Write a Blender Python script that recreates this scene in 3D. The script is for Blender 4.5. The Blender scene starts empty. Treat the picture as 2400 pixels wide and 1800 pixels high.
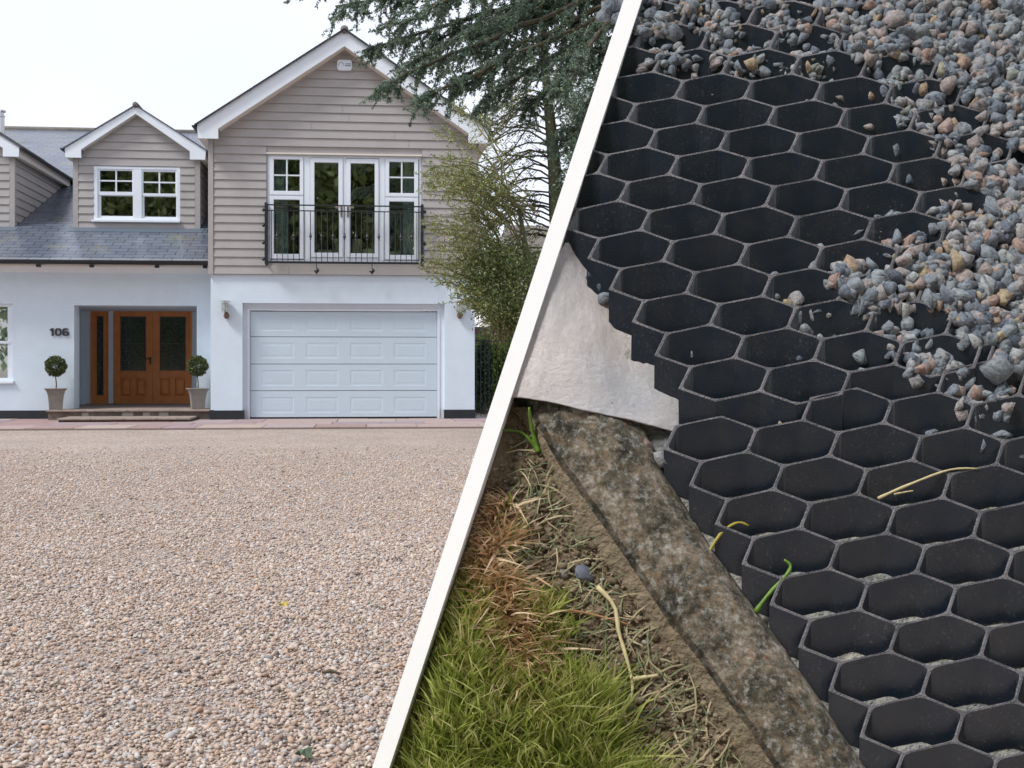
import bpy, bmesh, math, random
import numpy as np
from mathutils import Vector, Matrix
random.seed(7); rng = np.random.default_rng(7)
SC = bpy.context.scene; COL = SC.collection
# ------------------------------------------------------------ camera, sky, sun, exposure
F = 2400.0; CX, CY = 1064.0, 860.0; HC = 1.14; TH = math.atan(0.081)
ct, st = math.cos(TH), math.sin(TH)
cd = bpy.data.cameras.new('camera'); cam = bpy.data.objects.new('camera', cd); COL.objects.link(cam)
cam.location = (0, 0, HC); cam.rotation_euler = (math.pi/2, 0, -TH)
cd.sensor_width = 36; cd.lens = 36*F/2400; cd.clip_start = 0.05; cd.clip_end = 3000
cd.shift_x = (1200-CX)/2400; cd.shift_y = (CY-900)/2400
SC.camera = cam
W = bpy.data.worlds.new('World'); SC.world = W; W.use_nodes = True
nt = W.node_tree; nt.nodes.clear()
sky = nt.nodes.new('ShaderNodeTexSky'); sky.sky_type = 'NISHITA'; sky.sun_disc = False
sky.sun_elevation = math.radians(52); sky.sun_rotation = math.radians(244)
tc = nt.nodes.new('ShaderNodeTexCoord'); nz = nt.nodes.new('ShaderNodeTexNoise'); nz.inputs['Scale'].default_value = 1.6; nz.inputs['Detail'].default_value = 5
nt.links.new(tc.outputs['Generated'], nz.inputs['Vector'])
rp = nt.nodes.new('ShaderNodeValToRGB'); rp.color_ramp.elements[0].position = .3; rp.color_ramp.elements[1].position = .75
rp.color_ramp.elements[0].color = (.85, .86, .93, 1); rp.color_ramp.elements[1].color = (1.10, 1.08, 1.13, 1)
nt.links.new(nz.outputs['Fac'], rp.inputs['Fac'])
bg1 = nt.nodes.new('ShaderNodeBackground'); bg1.inputs['Strength'].default_value = .05; nt.links.new(sky.outputs[0], bg1.inputs['Color'])
bg2 = nt.nodes.new('ShaderNodeBackground'); bg2.inputs['Strength'].default_value = .70; nt.links.new(rp.outputs[0], bg2.inputs['Color'])
ad = nt.nodes.new('ShaderNodeAddShader'); wo = nt.nodes.new('ShaderNodeOutputWorld')
nt.links.new(bg1.outputs[0], ad.inputs[0]); nt.links.new(bg2.outputs[0], ad.inputs[1]); nt.links.new(ad.outputs[0], wo.inputs[0])
sl = bpy.data.lights.new('sun', 'SUN'); sl.energy = 2.5; sl.angle = math.radians(14); sl.color = (1, .97, .92)
so = bpy.data.objects.new('sun', sl); COL.objects.link(so)
sd = Vector((math.sin(math.radians(244))*math.cos(math.radians(52)), math.cos(math.radians(244))*math.cos(math.radians(52)), math.sin(math.radians(52))))
so.rotation_euler = (sd).to_track_quat('Z', 'Y').to_euler()
SC.view_settings.view_transform = 'Standard'; SC.view_settings.look = 'None'; SC.view_settings.exposure = 0.3; SC.view_settings.gamma = 1

# ------------------------------------------------------------ helpers
def at(u, v, Y):
    """world point on the frontal plane y=Y seen at photo pixel (u, v)"""
    a = (u-CX)/F; x = Y*(st+a*ct)/(ct-a*st); Z = x*st+Y*ct
    return Vector((x, Y, HC+(CY-v)*Z/F))
def X(u, Y): return at(u, CY, Y).x
def Zv(u, v, Y): return at(u, v, Y).z
def cr(*c): return [((x/255/12.92) if x/255 <= .04045 else ((x/255+.055)/1.055)**2.4) for x in c]
MATS = {}
def mat(name, col, rough=.6, var=.0, vscale=8, bump=0, bscale=60, metal=0, col2=None, spec=.5, coat=0, det=4):
    m = bpy.data.materials.new(name); m.use_nodes = True; n = m.node_tree; b = n.nodes['Principled BSDF']
    b.inputs['Roughness'].default_value = rough; b.inputs['Metallic'].default_value = metal
    b.inputs['Specular IOR Level'].default_value = spec
    t = n.nodes.new('ShaderNodeTexCoord')
    if var or col2:
        z = n.nodes.new('ShaderNodeTexNoise'); z.inputs['Scale'].default_value = vscale; z.inputs['Detail'].default_value = det; z.inputs['Roughness'].default_value = .65
        n.links.new(t.outputs['Object'], z.inputs['Vector'])
        r = n.nodes.new('ShaderNodeValToRGB'); r.color_ramp.elements[0].position = .32; r.color_ramp.elements[1].position = .68
        c2 = col2 or [min(1, x*(1+var)) for x in col]; c1 = col if col2 else [x*(1-var) for x in col]
        r.color_ramp.elements[0].color = (*c1, 1); r.color_ramp.elements[1].color = (*c2, 1)
        n.links.new(z.outputs['Fac'], r.inputs['Fac']); n.links.new(r.outputs[0], b.inputs['Base Color'])
    else: b.inputs['Base Color'].default_value = (*col, 1)
    if bump:
        z = n.nodes.new('ShaderNodeTexNoise'); z.inputs['Scale'].default_value = bscale; z.inputs['Detail'].default_value = 5
        n.links.new(t.outputs['Object'], z.inputs['Vector'])
        k = n.nodes.new('ShaderNodeBump'); k.inputs['Strength'].default_value = bump; k.inputs['Distance'].default_value = .02
        n.links.new(z.outputs['Fac'], k.inputs['Height']); n.links.new(k.outputs[0], b.inputs['Normal'])
    MATS[name] = m; return m
def attr_mat(name, stops, rough=.7, speck=.0, sscale=200, bump=0, bscale=80, trans=0):
    """colour picked from stops by the per-piece random attribute 'rnd'"""
    m = bpy.data.materials.new(name); m.use_nodes = True; n = m.node_tree; b = n.nodes['Principled BSDF']
    b.inputs['Roughness'].default_value = rough
    a = n.nodes.new('ShaderNodeAttribute'); a.attribute_name = 'rnd'
    r = n.nodes.new('ShaderNodeValToRGB'); e = r.color_ramp.elements
    while len(e) < len(stops): e.new(.5)
    for i, (p, c) in enumerate(stops): e[i].position = p; e[i].color = (*c, 1)
    n.links.new(a.outputs['Fac'], r.inputs['Fac']); out = r.outputs[0]
    t = n.nodes.new('ShaderNodeTexCoord')
    if speck:
        z = n.nodes.new('ShaderNodeTexNoise'); z.inputs['Scale'].default_value = sscale; z.inputs['Detail'].default_value = 4; z.inputs['Roughness'].default_value = .7
        n.links.new(t.outputs['Object'], z.inputs['Vector'])
        mr = n.nodes.new('ShaderNodeMapRange'); mr.inputs[1].default_value = .3; mr.inputs[2].default_value = .7; mr.inputs[3].default_value = 1-speck; mr.inputs[4].default_value = 1+speck
        n.links.new(z.outputs['Fac'], mr.inputs[0])
        vm = n.nodes.new('ShaderNodeVectorMath'); vm.operation = 'SCALE'; n.links.new(out, vm.inputs[0]); n.links.new(mr.outputs[0], vm.inputs['Scale']); out = vm.outputs[0]
        if bump:
            k = n.nodes.new('ShaderNodeBump'); k.inputs['Strength'].default_value = bump; k.inputs['Distance'].default_value = .01
            n.links.new(z.outputs['Fac'], k.inputs['Height']); n.links.new(k.outputs[0], b.inputs['Normal'])
    n.links.new(out, b.inputs['Base Color'])
    if trans:
        tr = n.nodes.new('ShaderNodeBsdfTranslucent'); n.links.new(out, tr.inputs['Color'])
        mx = n.nodes.new('ShaderNodeMixShader'); mx.inputs[0].default_value = trans
        n.links.new(b.outputs[0], mx.inputs[1]); n.links.new(tr.outputs[0], mx.inputs[2])
        n.links.new(mx.outputs[0], n.nodes['Material Output'].inputs[0])
    MATS[name] = m; return m

def link(o, parent=None, label=None, cat=None, group=None, kind=None):
    COL.objects.link(o)
    if parent: o.parent = parent
    if label: o['label'] = label
    if cat: o['category'] = cat
    if group: o['group'] = group
    if kind: o['kind'] = kind
    return o
def empty(name, loc, label, cat, group=None):
    o = bpy.data.objects.new(name, None); o.location = loc; o.empty_display_size = .1
    return link(o, None, label, cat, group)
def woff(p):
    o = Vector((0, 0, 0))
    while p: o = o+p.matrix_basis.translation; p = p.parent
    return o
class MB:
    def __init__(s): s.v = []; s.f = []; s.mi = []
    def add(s, vs, fs, mi=0):
        k = len(s.v); s.v += [tuple(p) for p in vs]; s.f += [tuple(k+i for i in f) for f in fs]; s.mi += [mi]*len(fs); return s
    def box(s, x0, x1, y0, y1, z0, z1, mi=0):
        return s.add([(x0,y0,z0),(x1,y0,z0),(x1,y1,z0),(x0,y1,z0),(x0,y0,z1),(x1,y0,z1),(x1,y1,z1),(x0,y1,z1)],
              [(0,3,2,1),(4,5,6,7),(0,1,5,4),(1,2,6,5),(2,3,7,6),(3,0,4,7)], mi)
    def prism(s, prof, y0, y1, mi=0):
        """profile of (x,z) points extruded along y"""
        n = len(prof)
        vs = [(p[0], y0, p[1]) for p in prof]+[(p[0], y1, p[1]) for p in prof]
        return s.add(vs, [tuple(range(n)), tuple(range(2*n-1, n-1, -1))]+[(i, i+n, (i+1) % n+n, (i+1) % n) for i in range(n)], mi)
    def prismx(s, prof, x0, x1, mi=0):
        n = len(prof)
        vs = [(x0, p[0], p[1]) for p in prof]+[(x1, p[0], p[1]) for p in prof]
        return s.add(vs, [tuple(range(n)), tuple(range(2*n-1, n-1, -1))]+[(i, i+n, (i+1) % n+n, (i+1) % n) for i in range(n)], mi)
    def tube(s, pts, rad, seg=6, mi=0, cap=True):
        P = [Vector(p) for p in pts]; n = len(P)
        R = rad if hasattr(rad, '__len__') else [rad]*n
        vs = []; up = Vector((.13, .27, .95))
        for i, p in enumerate(P):
            d = (P[min(i+1, n-1)]-P[max(i-1, 0)]); d = d.normalized() if d.length > 1e-9 else Vector((0, 0, 1))
            a = d.cross(up); a = a.normalized() if a.length > 1e-3 else Vector((1, 0, 0)); b = d.cross(a)
            vs += [p+(a*math.cos(6.28318*k/seg)+b*math.sin(6.28318*k/seg))*R[i] for k in range(seg)]
        fs = [(i*seg+k, i*seg+(k+1) % seg, (i+1)*seg+(k+1) % seg, (i+1)*seg+k) for i in range(n-1) for k in range(seg)]
        if cap: fs += [tuple(range(seg-1, -1, -1)), tuple(range((n-1)*seg, n*seg))]
        return s.add(vs, fs, mi)
    def lathe(s, cx, cy, prof, seg=16, mi=0, ry=1):
        """profile of (r, z)"""
        vs = [(cx+r*math.cos(6.28318*k/seg), cy+ry*r*math.sin(6.28318*k/seg), z) for r, z in prof for k in range(seg)]
        n = len(prof)
        fs = [(i*seg+k, i*seg+(k+1) % seg, (i+1)*seg+(k+1) % seg, (i+1)*seg+k) for i in range(n-1) for k in range(seg)]
        fs += [tuple(range(seg-1, -1, -1)), tuple(range((n-1)*seg, n*seg))]
        return s.add(vs, fs, mi)
    def frame(s, x0, x1, z0, z1, w, y0, y1, mi=0):
        s.box(x0, x0+w, y0, y1, z0, z1, mi); s.box(x1-w, x1, y0, y1, z0, z1, mi)
        s.box(x0+w, x1-w, y0, y1, z0, z0+w, mi); s.box(x0+w, x1-w, y0, y1, z1-w, z1, mi); return s
    def build(s, name, mats, parent=None, smooth=False, label=None, cat=None, group=None, kind=None, bevel=0):
        me = bpy.data.meshes.new(name); o = bpy.data.objects.new(name, me)
        off = woff(parent)
        me.from_pydata([tuple(Vector(p)-off) for p in s.v], [], s.f)
        if not isinstance(mats, (list, tuple)): mats = [mats]
        for m in mats: me.materials.append(m)
        if len(mats) > 1: me.polygons.foreach_set('material_index', s.mi)
        bm = bmesh.new(); bm.from_mesh(me); bmesh.ops.recalc_face_normals(bm, faces=bm.faces); bm.to_mesh(me); bm.free()
        if smooth: me.polygons.foreach_set('use_smooth', [True]*len(me.polygons))
        if bevel:
            bv = o.modifiers.new('bevel', 'BEVEL'); bv.width = bevel; bv.segments = 2; bv.limit_method = 'ANGLE'
        return link(o, parent, label, cat, group, kind)
def np_obj(name, V, Fc, m, parent=None, rnd=None, smooth=False, **kw):
    """V (n,3), Fc (k,c) -> mesh; rnd per face or per vertex colour pick"""
    me = bpy.data.meshes.new(name); V = np.asarray(V, np.float32); Fc = np.asarray(Fc, np.int32)
    V = V-np.array(woff(parent), np.float32)
    me.vertices.add(len(V)); me.vertices.foreach_set('co', V.ravel())
    me.loops.add(Fc.size); me.loops.foreach_set('vertex_index', Fc.ravel())
    me.polygons.add(len(Fc)); me.polygons.foreach_set('loop_start', np.arange(len(Fc), dtype=np.int32)*Fc.shape[1])
    if smooth: me.polygons.foreach_set('use_smooth', np.ones(len(Fc), bool))
    me.update(calc_edges=True)
    if rnd is not None:
        a = me.attributes.new('rnd', 'FLOAT', 'POINT'); a.data.foreach_set('value', np.asarray(rnd, np.float32))
    me.materials.append(m)
    return link(bpy.data.objects.new(name, me), parent, **kw)

# ------------------------------------------------------------ materials
white_render = mat('white_render', (.65, .755, .85), .9, .03, 3, .25, 120)
plinth_m = mat('black_plinth', (.016, .022, .028), .5, .2, 5)
white_pvc = mat('white_pvc', (.76, .82, .90), .35, .015, 5)
barge_m = mat('white_barge', (.78, .84, .91), .4, .03, 3)
clad_m = mat('taupe_boards', (.375, .355, .35), .6, .05, 2.5, .15, 40)
soffit_m = mat('beige_soffit', (.70, .66, .60), .7)
garage_m = mat('garage_steel', (.55, .66, .755), .42, .012, 4, .12, 400)
black_m = mat('black_metal', (.012, .014, .018), .4)
rail_m = mat('rail_paint', (.015, .018, .024), .45)
wood_m = mat('oak_door', (.56, .19, .05), .4, col2=(.68, .27, .085), vscale=5)
room_m = mat('room_dark', (.26, .27, .22), .9)
curtain_m = mat('curtain', (.62, .80, .82), .9, .1, 6)
cream_m = mat('cream_fabric', (.8, .76, .62), .9)
steel_m = mat('steel', (.55, .52, .48), .3, metal=.9)
stone_m = mat('sandstone', (.23, .175, .15), .85, col2=(.34, .28, .25), vscale=7, bump=.5, bscale=30)
pot_m = mat('clay_pot', (.25, .235, .21), .7, .12, 8, .2, 60)
bark_m = mat('bark', (.075, .065, .04), .9, .35, 12, .6, 30)
bark2_m = mat('mossy_bark', (.07, .075, .035), .9, .35, 14, .6, 30)
tile_m = mat('roof_tile', (.15, .135, .12), .8, .25, 3)
brick_m = mat('old_brick', (.22, .12, .08), .9, .3, 9)
leading_m = mat('leading', (.10, .11, .10), .5)
digit_m = mat('dark_digits', (.03, .03, .035), .5)
divider_m = mat('white_divider', (1, 1, 1), .5); divider_m.node_tree.nodes['Principled BSDF'].inputs['Base Color'].default_value = (.93, .93, .93, 1)
soilb_m = mat('bed_earth', (.11, .085, .055), .95, .35, 9, .8, 25)
def slate_material():
    m = bpy.data.materials.new('slate'); m.use_nodes = True; n = m.node_tree; b = n.nodes['Principled BSDF']
    t = n.nodes.new('ShaderNodeTexCoord'); mp = n.nodes.new('ShaderNodeMapping')
    # roof pitch flattened: brick pattern on x and slope
    sep = n.nodes.new('ShaderNodeSeparateXYZ'); cmb = n.nodes.new('ShaderNodeCombineXYZ'); n.links.new(t.outputs['Object'], sep.inputs[0])
    n.links.new(sep.outputs[0], cmb.inputs[0]); n.links.new(sep.outputs[1], cmb.inputs[1])
    br = n.nodes.new('ShaderNodeTexBrick'); br.inputs['Scale'].default_value = 1; br.inputs['Brick Width'].default_value = .42; br.inputs['Row Height'].default_value = .20
    br.inputs['Mortar Size'].default_value = .009; br.inputs['Color1'].default_value = (*cr(98, 106, 120), 1); br.inputs['Color2'].default_value = (*cr(80, 89, 104), 1); br.inputs['Mortar'].default_value = (.015, .017, .02, 1)
    br.inputs['Bias'].default_value = -.1
    n.links.new(cmb.outputs[0], br.inputs['Vector'])
    z = n.nodes.new('ShaderNodeTexNoise'); z.inputs['Scale'].default_value = 1.3; z.inputs['Detail'].default_value = 6; n.links.new(t.outputs['Object'], z.inputs['Vector'])
    mr = n.nodes.new('ShaderNodeMapRange'); mr.inputs[1].default_value = .56; mr.inputs[2].default_value = .72; mr.inputs[4].default_value = .5; n.links.new(z.outputs['Fac'], mr.inputs[0])
    mx = n.nodes.new('ShaderNodeMixRGB'); mx.inputs[2].default_value = (*cr(120, 118, 88), 1); n.links.new(mr.outputs[0], mx.inputs[0]); n.links.new(br.outputs['Color'], mx.inputs[1])
    n.links.new(mx.outputs[0], b.inputs['Base Color']); b.inputs['Roughness'].default_value = .24
    k = n.nodes.new('ShaderNodeBump'); k.inputs['Strength'].default_value = .6; k.inputs['Distance'].default_value = .012; k.invert = True
    n.links.new(br.outputs['Fac'], k.inputs['Height']); n.links.new(k.outputs[0], b.inputs['Normal'])
    return m
slate_m = slate_material()
def glass_material(name, tint, refl):
    m = bpy.data.materials.new(name); m.use_nodes = True; n = m.node_tree; n.nodes.remove(n.nodes['Principled BSDF'])
    tr = n.nodes.new('ShaderNodeBsdfTransparent'); tr.inputs[0].default_value = (*tint, 1)
    gl = n.nodes.new('ShaderNodeBsdfGlossy'); gl.inputs['Roughness'].default_value = .015
    mx = n.nodes.new('ShaderNodeMixShader'); mx.inputs[0].default_value = refl
    n.links.new(tr.outputs[0], mx.inputs[1]); n.links.new(gl.outputs[0], mx.inputs[2]); n.links.new(mx.outputs[0], n.nodes['Material Output'].inputs[0]); return m
glass_m = glass_material('window_glass', (.94, .97, .94), .33)
def etched():
    m = mat('etched_glass', (.006, .016, .012), .18, spec=.8, col2=(.03, .06, .045), vscale=22); return m
etched_m = etched()

# ------------------------------------------------------------ ground
GRAVEL = [(0, cr(112, 102, 98)), (.1, cr(170, 148, 134)), (.3, cr(190, 172, 158)), (.52, cr(200, 186, 174)), (.68, cr(188, 158, 136)), (.8, cr(174, 170, 170)), (.93, cr(212, 204, 196)), (1, cr(138, 138, 144))]
def ground_material():
    m = bpy.data.materials.new('gravel_ground'); m.use_nodes = True; n = m.node_tree; b = n.nodes['Principled BSDF']; b.inputs['Roughness'].default_value = .85
    t = n.nodes.new('ShaderNodeTexCoord')
    v = n.nodes.new('ShaderNodeTexVoronoi'); v.inputs['Scale'].default_value = 46; n.links.new(t.outputs['Object'], v.inputs['Vector'])
    r = n.nodes.new('ShaderNodeValToRGB'); e = r.color_ramp.elements
    while len(e) < len(GRAVEL): e.new(.5)
    for i, (p, c) in enumerate(GRAVEL): e[i].position = p; e[i].color = (*c, 1)
    sp = n.nodes.new('ShaderNodeSeparateColor'); n.links.new(v.outputs['Color'], sp.inputs[0]); n.links.new(sp.outputs[0], r.inputs['Fac'])
    z = n.nodes.new('ShaderNodeTexNoise'); z.inputs['Scale'].default_value = .9; z.inputs['Detail'].default_value = 6; n.links.new(t.outputs['Object'], z.inputs['Vector'])
    mr = n.nodes.new('ShaderNodeMapRange'); mr.inputs[1].default_value = .3; mr.inputs[2].default_value = .7; mr.inputs[3].default_value = .74; mr.inputs[4].default_value = .9; n.links.new(z.outputs['Fac'], mr.inputs[0])
    vm = n.nodes.new('ShaderNodeVectorMath'); vm.operation = 'SCALE'; n.links.new(r.outputs[0], vm.inputs[0]); n.links.new(mr.outputs[0], vm.inputs['Scale'])
    n.links.new(vm.outputs[0], b.inputs['Base Color'])
    k = n.nodes.new('ShaderNodeBump'); k.inputs['Strength'].default_value = .9; k.inputs['Distance'].default_value = .02; k.invert = True
    n.links.new(v.outputs['Distance'], k.inputs['Height']); n.links.new(k.outputs[0], b.inputs['Normal']); return m
g = MB(); g.add([(-600,-600,0),(600,-600,0),(600,600,0),(-600,600,0)], [(0,1,2,3)])
g.build('ground', ground_material(), kind='structure')
def blobs(P, S, variants, nv=None):
    """instances of a unit stone baked into one array: P (n,3), S (n,3), random spin"""
    n = len(P); k = len(variants); V0, F0 = variants[0]
    VV = np.stack([v for v, f in variants])[rng.integers(0, k, n)]       # n, m, 3
    VV = VV*S[:, None, :]
    a = rng.uniform(0, 6.283, n); b = rng.normal(0, .35, n); c = rng.normal(0, .35, n)
    Rz = np.zeros((n,3,3)); Rz[:,0,0]=np.cos(a); Rz[:,0,1]=-np.sin(a); Rz[:,1,0]=np.sin(a); Rz[:,1,1]=np.cos(a); Rz[:,2,2]=1
    Rx = np.zeros((n,3,3)); Rx[:,0,0]=1; Rx[:,1,1]=np.cos(b); Rx[:,1,2]=-np.sin(b); Rx[:,2,1]=np.sin(b); Rx[:,2,2]=np.cos(b)
    Ry = np.zeros((n,3,3)); Ry[:,1,1]=1; Ry[:,0,0]=np.cos(c); Ry[:,0,2]=np.sin(c); Ry[:,2,0]=-np.sin(c); Ry[:,2,2]=np.cos(c)
    R = Ry@Rx@Rz
    VV = np.einsum('nij,nmj->nmi', R, VV)+P[:, None, :]
    m = VV.shape[1]
    FF = (F0[None]+(np.arange(n)*m)[:, None, None]).reshape(-1, 3)
    return VV.reshape(-1, 3), FF, m
def ico(sub, jit, cnt):
    bm = bmesh.new(); bmesh.ops.create_icosphere(bm, subdivisions=sub, radius=1)
    V = np.array([v.co[:] for v in bm.verts]); Fc = np.array([[v.index for v in f.verts] for f in bm.faces]); bm.free()
    return [(V*(1+rng.normal(0, jit, (len(V), 1))), Fc) for _ in range(cnt)]
def drive_gravel():
    P = []
    sp = .0148; y = 2.1
    while y < 15:
        x = np.arange(-.44*y-.5, .2*y+.6, sp); x = x[rng.random(len(x)) < np.clip((15.5-y)/9, 0, 1)**1.3]; P.append(np.stack([x, np.full_like(x, y)], 1)); y += sp*(.85 if y < 7 else 1.1)
    P = np.concatenate(P); n = len(P); P = P+rng.normal(0, sp*.33, (n, 2))
    r = np.clip(rng.lognormal(math.log(.0067), .34, n), .0032, .017)
    bald = np.zeros(n, bool)
    for (bx, by, br) in ((-.95, 4.1, .34), (-.62, 3.5, .2), (-1.25, 6.3, .45), (-2.0, 5.2, .3), (-.5, 7.4, .5), (-1.9, 8.6, .6), (-1.5, 3.3, .2)):     # thin spots where the fines show
        d = np.hypot((P[:,0]-bx)/1.5, P[:,1]-by); bald |= (d < br) & (rng.random(n) < .72*np.clip(1.6-1.4*d/br, 0, 1))
    r = np.where(bald, r*.4, r)
    P3 = np.concatenate([P, (r*.35+rng.normal(0, .002, n))[:, None]], 1)
    S = np.stack([r*rng.uniform(.95, 1.45, n), r*rng.uniform(.7, 1.05, n), r*rng.uniform(.4, .75, n)], 1)
    V, Fc, m = blobs(P3, S, ico(1, .13, 10))
    np_obj('gravel', V, Fc, attr_mat('gravel_stones', GRAVEL, .8, .12, 160), rnd=np.repeat(rng.random(n), m), label='loose tan and grey gravel of the drive in front of the house', kind='stuff')
drive_gravel()

# sandstone paving strip in front of the house
def paving():
    YB, YF = 22.45, 18.9
    cols = [cr(160,140,142), cr(170,150,146), cr(152,138,146), cr(168,152,152), cr(158,134,130), cr(176,160,150)]
    ms = [mat('paving_tone', [k*.92 for k in c], .8, .08, 5, .3, 20) for c in cols]
    b = MB(); y = YF; r = random.Random(3)
    for dy in (1.0, .78, 1.15, .62):
        x = -13-r.random()
        while x < 9:
            w = r.choice([.6, .85, 1.2, .95, 1.5])
            b.box(x+.008, x+w-.008, y+.008, y+dy-.008, .0, .035+r.random()*.006, r.randrange(6)); x += w
        y += dy
    b.build('paving', ms, kind='structure', bevel=.004)
    j = MB(); j.box(-14, 10, YF, YB+.3, -.1, .022); j.build('paving_joints', mat('mortar', (.2,.17,.15), .9), kind='structure')
paving()

# ------------------------------------------------------------ house
YG, YP, YDR = 21.8, 22.5, 25.0
house = empty('house', (0, YG, 0), 'white rendered two storey house with taupe boarded gable, dormers and slate roof', 'house')
xL, xR = X(493.7, YG), X(1112.5, YG); xcl, xcr = X(489, YG), X(1118, YG)
zpl = Zv(530, 962, YG); zcb = Zv(500, 642, YG); BK = YG+11
gx0, gx1 = X(568.2, YG), X(1042.2, YG); gz = Zv(568, 710, YG)
w = MB(); w.box(xL, gx0, YG, YG+.35, zpl, zcb+.05); w.box(gx1, xR, YG, YG+.35, zpl, zcb+.05); w.box(gx0, gx1, YG, YG+.35, gz, zcb+.05)
w.box(xL, xL+.3, YG+.35, BK, 0, zcb+.05); w.box(xR-.3, xR, YG+.35, BK, 0, zcb+.05)
w.build('garage_wall', white_render, house)
for a, c in ((xL-.02, gx0+.03), (gx1-.01, xR+.02)): w = MB(); w.box(a, c, YG-.02, YG+.35, 0, zpl); w.build('plinth', plinth_m, house)
# upper cladding
pk_o = at(807.5, 72.5, YG-.3); pk_i = at(807.5, 109, YG-.3)
lo = at(461.7, 293.6, YG-.3); lb0 = at(465.8, 324.8, YG-.3); lb1 = at(511.9, 325, YG-.3); li = at(511.9, 301.8, YG-.3)
half = pk_o.x-lo.x; zlo = lo.z; zbb = lb0.z; hin = pk_i.x-li.x; zli = li.z
def cladding(name, parent, x0, x1, z0, zeave, apex, Y, holes, step, joints=True, seed=1):
    """lap boards between x0..x1 from z0 up, above zeave cut by the gable slopes to apex (x,z)"""
    b = MB(); r = random.Random(seed); z = z0
    ax, az = apex; hw = (x1-x0)/2
    def span(zz):
        if zz <= zeave: return x0, x1
        t = (zz-zeave)/(az-zeave); return x0+(ax-x0)*t, x1-(x1-ax)*t
    while z < az-.02:
        zt = min(z+step, az-.01); a0, a1 = span(z); c0, c1 = span(zt)
        cuts = [(a0, a1, c0, c1)]
        for hx0, hx1, hz0, hz1 in holes:
            if zt > hz0+.02 and z < hz1-.02:
                cuts = [q for p in cuts for q in (((p[0], hx0, p[2], hx0) if p[0] < hx0 else None), ((hx1, p[1], hx1, p[3]) if p[1] > hx1 else None)) if q]
        if joints and len(cuts) == 1 and (a1-a0) > 3:
            j = a0+(a1-a0)*r.uniform(.2, .85); p = cuts[0]; cuts = [(p[0], j-.003, p[2], j-.003), (j+.003, p[1], j+.003, p[3])]
        for p in cuts:
            yb, ytp = Y-.034, Y-.010
            b.add([(p[0],yb,z),(p[1],yb,z),(p[3],ytp,zt),(p[2],ytp,zt),(p[0],Y,z),(p[1],Y,z),(p[3],Y,zt),(p[2],Y,zt)],
                  [(0,1,2,3),(0,4,5,1),(0,3,7,4),(1,5,6,2)])
        z = zt
    return b.build(name, clad_m, parent)
wx0, wx1 = X(627, YG), X(987, YG); wz1 = Zv(627, 362.6, YG); wz0 = Zv(627, 613.5, YG)
apx = pk_o.x; apz = pk_o.z-.12
xcm = (xcl+xcr)/2
bw = X(501, YG)-xcl
stepz = (Zv(510, 319.3, YG)-Zv(510, 640.6, YG))/16
cladding('cladding', house, xcl+bw+.006, xcr-bw-.006, zcb, zbb+.2, (apx, apz), YG-.03, [(wx0-.02, wx1+.02, wz0-.02, wz1+.03)], stepz)
for a in (xcl, xcr-bw): b = MB(); b.box(a, a+bw, YG-.07, YG+.05, zcb-.012, zbb+.12); b.build('corner_board', clad_m, house)
# backing wall behind boards, with opening
b = MB(); b.box(xcl+.02, wx0, YG-.028, YG+.2, zcb-.01, zbb+.15); b.box(wx1, xcr-.02, YG-.028, YG+.2, zcb-.01, zbb+.15)
b.box(wx0, wx1, YG-.028, YG+.2, zcb-.01, wz0); b.box(wx0, wx1, YG-.028, YG+.2, wz1, zbb+.15)
b.prism([(xcl+.02, zbb+.15), (xcr-.02, zbb+.15), (apx, apz)], YG-.028, YG+.2)
b.box(xcl, xcl+.2, YG+.2, BK, zcb, zbb+.1); b.box(xcr-.2, xcr, YG+.2, BK, zcb, zbb+.1)
b.build('upper_wall', clad_m, house)
# bargeboards
def barge(parent, apex_o, apex_i, lo, zb, li, roff, Y, th=.03):
    """apex_o, apex_i, lo(outer low), li(inner low): Vectors; mirrored about the apex"""
    b = MB(); ax = apex_o.x
    for s in (1, -1):
        f = lambda p: (ax+(p.x-ax)*s, p.z)
        prof = [(ax, apex_o.z), f(lo), (ax+(lo.x+.03-ax)*s, zb), (ax+(li.x-ax)*s, zb), f(li), (ax, apex_i.z)]
        b.prism(prof, Y-th, Y)
    return b.build('bargeboard', barge_m, parent)
barge(house, pk_o, pk_i, lo, zbb, li, 0, YG-.3)
def gable_roof(parent, apex, lo, Y0, Y1, name='roof', th=.025, over=.05, inset=.04, hide=False):
    b = MB(); ax = apex.x
    for s in (1, -1):
        dx, dz = (lo.x-ax)*s, lo.z-apex.z; L = math.hypot(dx, dz); nx, nz = -dz/L*s*(-1 if s > 0 else -1), abs(dx)/L
        ex, ez = ax+dx*(1+over/L), apex.z+dz*(1+over/L)
        b.prism([(ax, apex.z+.004), (ex, ez+.004), (ex, ez+.004+th), (ax, apex.z+.004+th*1.15)], Y0-inset, Y1)
    o = b.build(name, slate_m, parent)
    return o
rf = gable_roof(house, pk_o, lo, YG-.36, BK+.5)
b = MB(); b.tube([(apx, YG-.38, pk_o.z+.015), (apx, BK+.5, pk_o.z+.015)], .085, 8); b.build('ridge_tiles', tile_m, rf, smooth=True)
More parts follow.
